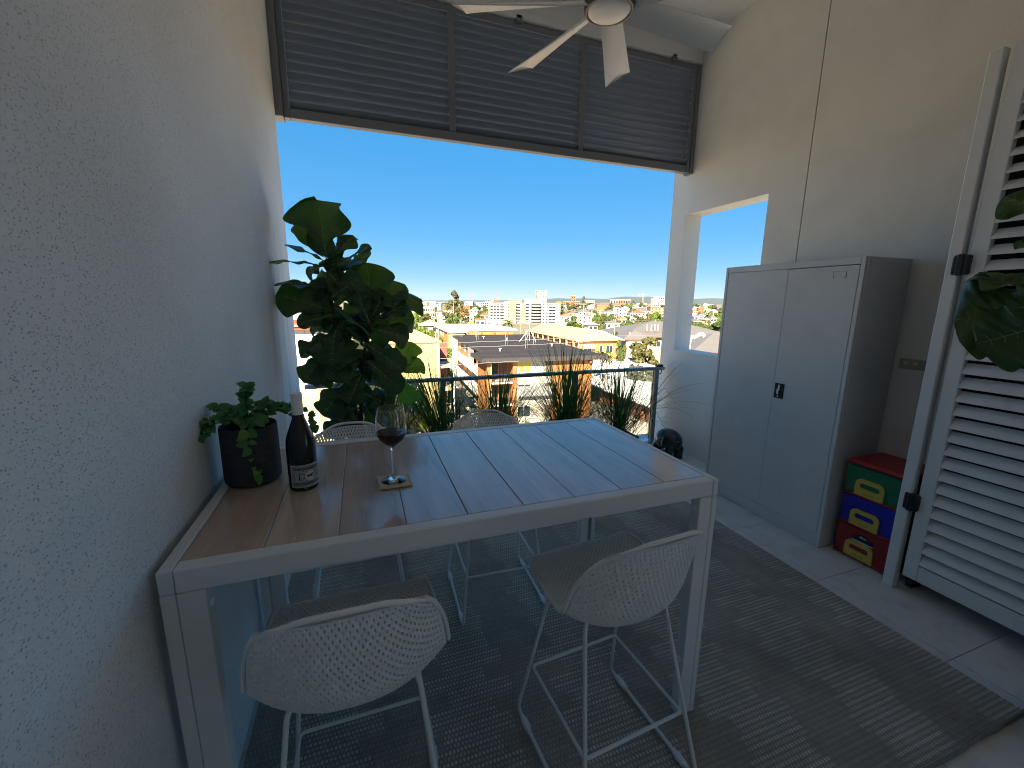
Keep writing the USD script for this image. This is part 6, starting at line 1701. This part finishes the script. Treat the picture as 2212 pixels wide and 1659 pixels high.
part(cn, 'jib', MB().box(-11.5, 7, -.7, .7, 26.0, 27.4), 'wall_grey')
part(cn, 'counterweight', MB().box(-11.5, -9, -.6, .6, 24.6, 26.1), 'wall_grey')
for px, pt, dd, lb_ in ((1021, 629, 2500, 'thin radio mast above the trees left of the apartment block'), (1076, 627, 2600, 'faint radio mast behind the long white apartment block')):
    P = spot(px, 650, dd); zt = spot(px, pt, dd)[2]
    t = thing('radio_mast', lb_, 'mast', (P[0], P[1], -6), VR)
    part(t, 'lattice', MB().tube([(0, 0, 0), (0, 0, (zt + 6) * .75), (0, 0, zt + 6)], [1.6, .8, .3], 5), 'wall_orange')
block('white apartment slab far left of the gum tree', 927, 941.5, 651.5, 800, [(.45, 'wall_white'), (.55, 'wall_white')], 5, cols=4)
block('narrow orange and white block beside the far white slab', 918, 926, 652.5, 820, [(.5, 'wall_white'), (.5, 'wall_orange')], 5, cols=2)
block('small white block at the foot of the gum tree', 942.5, 952, 658, 650, [(1, 'wall_white')], 3, cols=3)
block('white stepped block between the gum tree and the apartment block', 1028.5, 1055, 653.5, 700, [(.5, 'wall_white'), (.5, 'wall_cream')], 4, cols=6)
block('low white block under the radio mast', 1006, 1021, 652.5, 900, [(1, 'wall_white')], 2, cols=4)
block('orange and cream block rising behind the left wing', 1061, 1073, 647, 900, [(.4, 'wall_white'), (.6, 'wall_orange')], 5, cols=4)
block('pale pink block behind the brown stair tower', 1098, 1127, 647.5, 820, [(1, 'wall_beige')], 4, cols=7)
block('grey glass office behind the left wing', 1049.5, 1060.5, 647, 950, [(1, 'wall_grey')], 3, cols=3)
block('long cream three storey block beside the fig', 882, 937, 664.5, 420, [(.25, 'wall_cream'), (.5, 'wall_cream'), (.25, 'wall_cream')], 3, cols=12)

# ---------------------------------------------------------------- houses one can tell apart
HS = [
 ('orange roofed white house right of the apartment block', 1209.5, 1235.7, 677.5, 683, 330, 'roof_orange', 'wall_white'),
 ('brown roofed house above the orange roofed one', 1228, 1251, 672.5, 677, 380, 'roof_brown', 'wall_cream'),
 ('tall white house with a grey pyramid roof beside the bare gum', 1249.5, 1277, 667.5, 674, 370, 'roof_grey', 'wall_white'),
 ('white two storey house below the grey pyramid roof', 1258, 1281, 677, 682.5, 310, 'roof_grey', 'wall_white'),
 ('wide grey roofed house below the cream banded building', 1278, 1299.5, 665.5, 670.5, 430, 'roof_grey', 'wall_cream'),
 ('grey roofed white house in the middle of the hillside trees', 1305.7, 1328, 669.5, 675, 400, 'roof_grey', 'wall_white'),
 ('pale green roofed house under the orange institution', 1326, 1345, 663, 668, 520, 'roof_green', 'wall_white'),
 ('pale roofed house right of the pale green roof', 1346, 1361.6, 661.5, 666, 560, 'roof_pale', 'wall_white'),
 ('long house with a red roof among the hillside trees', 1363.5, 1396.7, 669.5, 676, 380, 'roof_red', 'wall_white'),
 ('small white house below the left end of the long red roof', 1361.6, 1374.6, 674, 677.5, 340, 'roof_grey', 'wall_white'),
 ('grey roofed house right of the long red roof', 1379.8, 1407, 667.5, 672.5, 400, 'roof_grey', 'wall_cream'),
 ('bright orange roofed house low among the trees', 1335.6, 1356.4, 684.5, 690, 260, 'roof_orange', 'wall_cream'),
 ('white house with a pale roof beside the cream cube house', 1324, 1336, 672.5, 677.5, 360, 'roof_pale', 'wall_white'),
 ('wide grey roofed house just behind the big hip roof', 1311, 1343, 692.5, 698, 200, 'roof_grey', 'wall_white'),
 ('white roofed low building behind the cream gable roof', 1272, 1296, 697, 701, 190, 'roof_white', 'wall_white'),
 ('grey roofed house at the right shoulder of the big hip roof', 1406, 1428, 693, 699, 190, 'roof_grey', 'wall_white'),
 ('brown roofed cream house against the window pier', 1421, 1436, 697, 702, 170, 'roof_brown', 'wall_cream'),
 ('upper orange roofed house seen through the side window', 1498, 1510, 668.5, 672.7, 420, 'roof_orange', 'wall_white'),
 ('lower orange roofed house seen through the side window', 1502, 1522.5, 680, 684, 300, 'roof_orange', 'wall_white'),
 ('cream house with a grey hip roof seen through the side window', 1501, 1524, 688.5, 694, 230, 'roof_grey', 'wall_cream'),
 ('wide grey roof in the middle of the side window view', 1515, 1534, 676, 680, 340, 'roof_grey', 'wall_white'),
 ('white house with a dark gable at the right of the side window view', 1537.5, 1553, 680, 687, 270, 'roof_grey', 'wall_white'),
 ('yellow house beside the palm in the side window view', 1527, 1538, 687, 690, 250, 'roof_pale', 'wall_yellow'),
 ('house with a pale green roof in the side window view', 1528, 1540, 666.5, 670, 480, 'roof_green', 'wall_white'),
 ('pinkish white house near the top of the side window view', 1541.6, 1553, 668.5, 672, 450, 'roof_pale', 'wall_white'),
 ('red roofed white house behind the fig and the gum tree', 939.5, 954.5, 669.5, 674.5, 350, 'roof_red', 'wall_white'),
 ('small white gabled house below the red roofed one, left of the gum', 942, 954.5, 679, 682.5, 300, 'roof_pale', 'wall_white'),
 ('grey roofed white cottage at the foot of the gum tree', 954.5, 966, 681, 685, 290, 'roof_grey', 'wall_white'),
 ('white house with a pinkish roof right of the gum tree', 1004, 1024.5, 679.6, 685, 300, 'roof_pale', 'wall_white'),
 ('red roofed house left of the apartment block', 1036, 1058, 675, 681, 340, 'roof_red', 'wall_white'),
 ('house with a large pale green roof right of the gum tree', 1013, 1032, 664, 671, 450, 'roof_green', 'wall_cream'),
 ('long low white roof in front of the apartment block', 1047, 1083, 691, 697, 260, 'roof_white', 'wall_white'),
 ('cream roofed low building left of the white flat roof', 903, 953, 691, 702, 130, 'roof_cream', 'wall_cream'),
]
for i, hdef in enumerate(HS):
    house(*hdef, rot=((i * 7) % 5 - 2) * 6, storeys=2 if 'storey' in hdef[0] or 'tall' in hdef[0] else 1)
house('cream cube shaped house in the hillside trees', 1337, 1356.5, 667.4, 668, 420, 'wall_white', 'wall_cream', flat=True)
house('orange flat building left of the pale green roof', 993, 1014.5, 660.5, 661, 500, 'roof_orange', 'wall_orange', flat=True, cat='building')
house('white flat building at the top left of the side window view', 1498, 1511, 664.5, 665, 550, 'wall_white', 'wall_white', flat=True, cat='building')
house('orange flat building at the top of the side window view', 1511, 1522.5, 665, 665.5, 520, 'roof_orange', 'wall_orange', flat=True, cat='building')
house('cream flat house at the right of the side window view', 1543, 1553, 674.5, 675, 400, 'wall_cream', 'wall_cream', flat=True)
house('white church like building on the skyline of the side window view', 1522, 1532, 655.5, 659.5, 900, 'roof_white', 'wall_white', cat='building', gable=True)
sg = house('row of shops with an orange canopy beyond the white flat roof', 1026, 1047, 690, 690.5, 205, 'roof_orange', 'wall_white', flat=True, cat='shops', depth=8)
part(sg, 'shop_front', MB().box(-1.6, .8, -.3, -.07, .5, 3.2), 'shop_teal')
sn = thing('shop_sign', 'rounded orange sign standing in front of the shops', 'sign', (*spot(1019, 650, 195)[:2], gz(195)), VR)
part(sn, 'post', MB().tube([(0, 0, 0), (0, 0, 6.8)], .12, 8), 'wall_grey', smooth=True)
part(sn, 'board', MB().prism(rpoly(-.95, .95, 0, 2.1, .6, 5), frame((0, .1, 6.6), (1, 0, 0), (0, 0, 1)), .25), 'sign_orange')

rg = np.random.default_rng(2024)
SMALL = [('small grey roofed house on the far slopes', 'roof_grey', 'wall_white'), ('small red roofed house on the far slopes', 'roof_red', 'wall_white'), ('small pale roofed house on the far slopes', 'roof_pale', 'wall_white'), ('small grey roofed cream house on the far slopes', 'roof_grey', 'wall_cream')]
HP = {}
def small_house(k, px, dist):
    lab_, rf, wl = SMALL[k]
    P = spot(px, 650, dist)
    grp = lab_.replace('house', 'houses').replace('small ', '')
    loc = (P[0], P[1], gz(dist)); rz = VR + rg.uniform(-30, 30); s = rg.uniform(.85, 1.35)
    if k not in HP:
        t = thing('house', lab_, 'house', loc, rz, grp, s)
        part(t, 'wall', MB().box(-5, 5, 0, 8, 0, 4.0), wl)
        part(t, 'roof', hip_roof(10, 8, 4.19, 2.2, .6, .18), rf)
        for x in (-3, 0, 3):
            part(t, 'window', MB().box(x - .7, x + .7, -.06, .02, 1.6, 3.0), 'window_glass')
        HP[k] = t
    else:
        copy_of(HP[k], 'house', lab_, 'house', loc, rz, grp, s)
for i in range(64):
    px = rg.uniform(870, 1595)
    d_ = rg.choice([rg.uniform(430, 640), rg.uniform(640, 1100), rg.uniform(1100, 1500)], p=[.35, .4, .25])
    if 1050 < px < 1215 and d_ < 500:
        continue
    small_house(int(rg.choice(4, p=[.34, .16, .32, .18])), px, d_)
FP = {}
for i in range(46):
    px = rg.uniform(875, 1560); d_ = rg.uniform(1200, 2600)
    k = int(rg.integers(3))
    P = spot(px, 650, d_)
    hh = rg.uniform(.45, 1.05); wd_ = rg.uniform(.8, 2.2)
    lb_ = ('pale far city block on the horizon', 'cream far city block on the horizon', 'grey far city block on the horizon')[k]
    if k not in FP:
        t = thing('city_block', lb_, 'building', (P[0], P[1], gz(d_) - 1), VR, lb_.replace('block', 'blocks'), (wd_, 1, hh))
        part(t, 'wall', MB().box(-10, 10, 0, 14, 0, 11), ('wall_white', 'wall_cream', 'wall_grey')[k])
        part(t, 'roof', MB().box(-10.3, 10.3, -.3, 14.3, 11.02, 11.7), 'wall_white')
        for j in range(3):
            for i2 in range(6):
                part(t, 'window', MB().box(-9.2 + 3.2 * i2, -7.4 + 3.2 * i2, -.2, .02, 1.5 + 3.3 * j, 3.2 + 3.3 * j), 'window_glass')
        FP[k] = t
    else:
        copy_of(FP[k], 'city_block', lb_, 'building', (P[0], P[1], gz(d_) - 1), VR, lb_.replace('block', 'blocks'), (wd_, 1, hh))

# ---------------------------------------------------------------- trees one can tell apart
TR = [
 ('gum', 'crown_olive', 'tall open crowned gum tree standing above the skyline', 980, 630, 240, 44),
 ('gum', 'crown_olive', 'shorter dark tree to the right of the tall gum', 1000, 652, 238, 32),
 ('bush', 'crown_green', 'low green tree in front of the tall gum', 976, 668, 225, 34),
 ('round', 'crown_bright', 'bright green tree in front of the white flat roof, beside the fig', 915, 701, 78, 44),
 ('round', 'crown_bright', 'bright green tree behind the pale yellow gable', 936, 708, 80, 34),
 ('round', 'crown_bright', 'yellow green tree touching the edge of the fig', 892, 672, 120, 28),
 ('hedge', 'crown_green', 'long green hedge in front of the cream block', 924, 683, 200, 44),
 ('hedge', 'crown_bright', 'dark green hedge behind the white flat roof', 984, 691, 165, 56),
 ('round', 'crown_bright', 'bright leafy tree at the corner of the brick apartment block', 960, 746, 62, 34),
 ('bush', 'crown_yellow', 'yellow flowering bush above the edge of the white flat roof', 1083, 697, 150, 20),
 ('round', 'crown_green', 'green tree right of the orange roofed house', 1237, 681, 262, 30),
 ('round', 'crown_green', 'left tree of the hillside clump below the grey roofs', 1289, 668, 330, 20),
 ('round', 'crown_olive', 'olive tree beside the white hillside house', 1301, 676, 300, 22),
 ('round', 'crown_bright', 'bright tree low in the hillside clump', 1291, 684, 240, 22),
 ('round', 'crown_green', 'green tree right of the hillside clump', 1318, 677, 290, 24),
 ('round', 'crown_olive', 'olive tree behind the big hip roof', 1330, 681, 250, 22),
 ('round', 'crown_green', 'dark tree left of the long red roof', 1362, 682, 300, 20),
 ('round', 'crown_olive', 'olive tree below the long red roof', 1381, 679, 290, 26),
 ('round', 'crown_olive', 'wide pale olive tree in front of the grey roofed house', 1399, 675, 280, 28),
 ('round', 'crown_bright', 'round green tree right of the pale olive one', 1415, 671, 285, 22),
 ('round', 'crown_green', 'green tree against the window pier on the hillside', 1430, 676, 280, 20),
 ('round', 'crown_olive', 'big olive tree in front of the large hip roofed building', 1398, 724, 85, 62),
 ('round', 'crown_green', 'dark green tree beside the tan brick gable', 1347, 731, 88, 22),
 ('round', 'crown_green', 'green tree behind the tan brick gable', 1332, 713, 98, 24),
 ('bush', 'crown_grey', 'grey green bush behind the white garage roof', 1394, 768, 68, 74),
 ('bush', 'crown_bright', 'bright bush beside the pale yellow building', 906, 793, 44, 30),
 ('round', 'crown_green', 'dark tree against the pier in the side window view', 1503, 693, 130, 34),
 ('bush', 'crown_yellow', 'yellow green bush low in the side window view', 1527, 744, 66, 52),
 ('round', 'crown_green', 'green tree right of the yellow house in the side window view', 1534, 692, 235, 16),
 ('round', 'crown_bright', 'small green tree high in the side window view', 1537, 671, 420, 12),
 ('gum', 'crown_grey', 'bare topped gum beside the hospital', 1262, 641, 420, 18),
 ('round', 'crown_olive', 'tree in front of the orange hospital wing', 1240, 659, 700, 18),
 ('round', 'crown_green', 'dark round tree left of the apartment block', 1045, 665, 380, 20),
 ('round', 'crown_green', 'dark tree between the red roof and the apartment block', 1030, 676, 300, 16),
 ('bush', 'crown_orange', 'orange flowering bush at the foot of the townhouse', 679, 925, 24, 40),
 ('bush', 'crown_orange', 'orange flowering bush beside the lawn', 970, 868, 56, 18),
 ('bush', 'crown_bright', 'bright bush on the lawn beside the brick block', 962, 818, 62, 26),
 ('bush', 'crown_bright', 'lime bush at the foot of the white front wall', 1140, 895, 43, 34),
 ('bush', 'crown_bright', 'lime bush at the foot of the brick front wall', 1190, 905, 42, 30),
 ('round', 'crown_olive', 'reddish tree seen just past the stucco wall behind the fig', 650, 655, 150, 40),
]
for k_, mt_, lb_, px_, pt_, ds_, wp_ in TR:
    low = k_ == 'bush'
    zb_ = None
    if ds_ < 70:
        zb_ = -13.5
    tree(k_, mt_, lb_, px_, pt_, ds_, wp_, name='bush' if k_ == 'bush' else ('hedge' if k_ == 'hedge' else 'tree'), cat='bush' if k_ == 'bush' else ('hedge' if k_ == 'hedge' else 'tree'), zbase=zb_, rot=VR if k_ == 'hedge' else None)
palm('palm beside the yellow flowering bush', 1099, 694, 150, spread=3.2)
palm('palm in the side window view in front of the white houses', 1531, 681, 210, spread=3.0)
palm('small palm at the right end of the dark roof', 1309, 757, 67, spread=1.8)
palm('second small palm beside the white garage roof', 1318, 765, 65, spread=1.5)
palm('palm on the skyline right of the orange institution', 1368, 652, 520, spread=3.5)
for i in range(80):
    px = rg.choice([rg.uniform(868, 1045), rg.uniform(1215, 1440), rg.uniform(1490, 1600)], p=[.3, .5, .2]); d_ = rg.uniform(150, 420)
    k = int(rg.integers(3)); H = rg.uniform(4.5, 8.5)
    pt = 650 - (gz(d_) + H - EYE[2]) * 906.0 / d_
    tree('round', ('crown_green', 'crown_olive', 'crown_bright')[k], ('dark green tree in the gardens of the middle distance', 'olive tree in the gardens of the middle distance', 'light green tree in the gardens of the middle distance')[k], px, pt, d_, rg.uniform(6, 10) / d_ * 906, group=('dark green', 'olive', 'light green')[k] + ' trees in the gardens of the middle distance')
for i in range(260):
    px = rg.uniform(868, 1600); d_ = rg.choice([rg.uniform(330, 560), rg.uniform(560, 1000), rg.uniform(1000, 1900)], p=[.34, .36, .30])
    if 1045 < px < 1215 and d_ < 460:
        continue
    k = int(rg.integers(3))
    mt_ = ('crown_green', 'crown_olive', 'crown_bright')[k]
    lb_ = ('dark green tree scattered among the far houses', 'olive tree scattered among the far houses', 'light green tree scattered among the far houses')[k]
    H = rg.uniform(5, 11) * (1.0 if d_ > 1000 else 1)
    P0 = spot(px, 650, d_); zt = gz(d_) + H
    pt = 650 - (zt - EYE[2]) * 906.0 / d_
    tree('round', mt_, lb_, px, pt, d_, rg.uniform(7, 13) * (1.4 if d_ > 1000 else 1) / d_ * 906, group=lb_.replace('tree scattered', 'trees scattered'))

# ---------------------------------------------------------------- poles and wires
def pole(label, px, pt, dist, r_=.13, arm=True):
    P = spot(px, 650, dist); zt = spot(px, pt, dist)[2]; zb = gz(dist)
    t = thing('power_pole', label, 'power pole', (P[0], P[1], zb), VR)
    part(t, 'shaft', MB().tube([(0, 0, 0), (0, 0, zt - zb)], [r_ * 1.2, r_ * .8], 9), 'pole_timber', smooth=True)
    if arm:
        c = part(t, 'crossarm', MB().box(-1.1, 1.1, -.16, -.04, zt - zb - .6, zt - zb - .45), 'pole_timber')
        for x in (-1, -.5, .5, 1):
            part(c, 'insulator', MB().box(x - .05, x + .05, -.15, -.05, zt - zb - .448, zt - zb - .25), 'trim_white')
pole('power pole in front of the beige end wall', 945.7, 680, 66)
pole('power pole left of the long cream roof', 1126, 693, 140, .16)
pole('tall grey power pole on the hillside in front of the white houses', 1261.5, 655, 205, .22)
pole('power pole beside the large hip roofed building', 1331, 700, 95, .12)
def wire(label, a, b_, sag, r_=.018):
    A_, B_ = spot(*a), spot(*b_)
    s = np.linspace(0, 1, 16)
    P = A_ + (B_ - A_) * s[:, None]; P[:, 2] -= sag * 4 * s * (1 - s)
    solo('power_line', MB().tube(P, r_, 5), 'wire_grey', label, 'power line')
wire('upper power line crossing in front of the dark roof', (560, 742, 44), (1275, 727, 42), .35)
wire('lower power line crossing in front of the dark roof', (560, 752, 44), (1275, 738, 42), .35)
wire('lowest power line sagging in front of the yellow and brick blocks', (560, 792, 38), (1120, 780, 40), .25)
wire('power line crossing the hillside at the level of the cream roof ridge', (700, 697, 140), (1460, 690, 140), .6, .03)
wire('power line between the hip roofed building and the window pier', (1331, 724, 95), (1500, 716, 92), .4, .02)
# ---------------------------------------------------------------- air
def haze_box():
    b = MB().box(-30500, 30500, -30500, 30500, -100, 420)
    m = usdkit.material(stage, '/World/Looks/haze_air', {'v': ('principled_volume', {'color': (0.72, 0.84, 1.0), 'density': HAZE, 'anisotropy': 0.2})}, [], volume='v.volume')
    p = part('/World', 'haze', b, m)
    tag(stage.GetPrimAtPath(p), None, None, None, 'stuff')
HAZE = 0.000024
if HAZE > 0:
    haze_box()
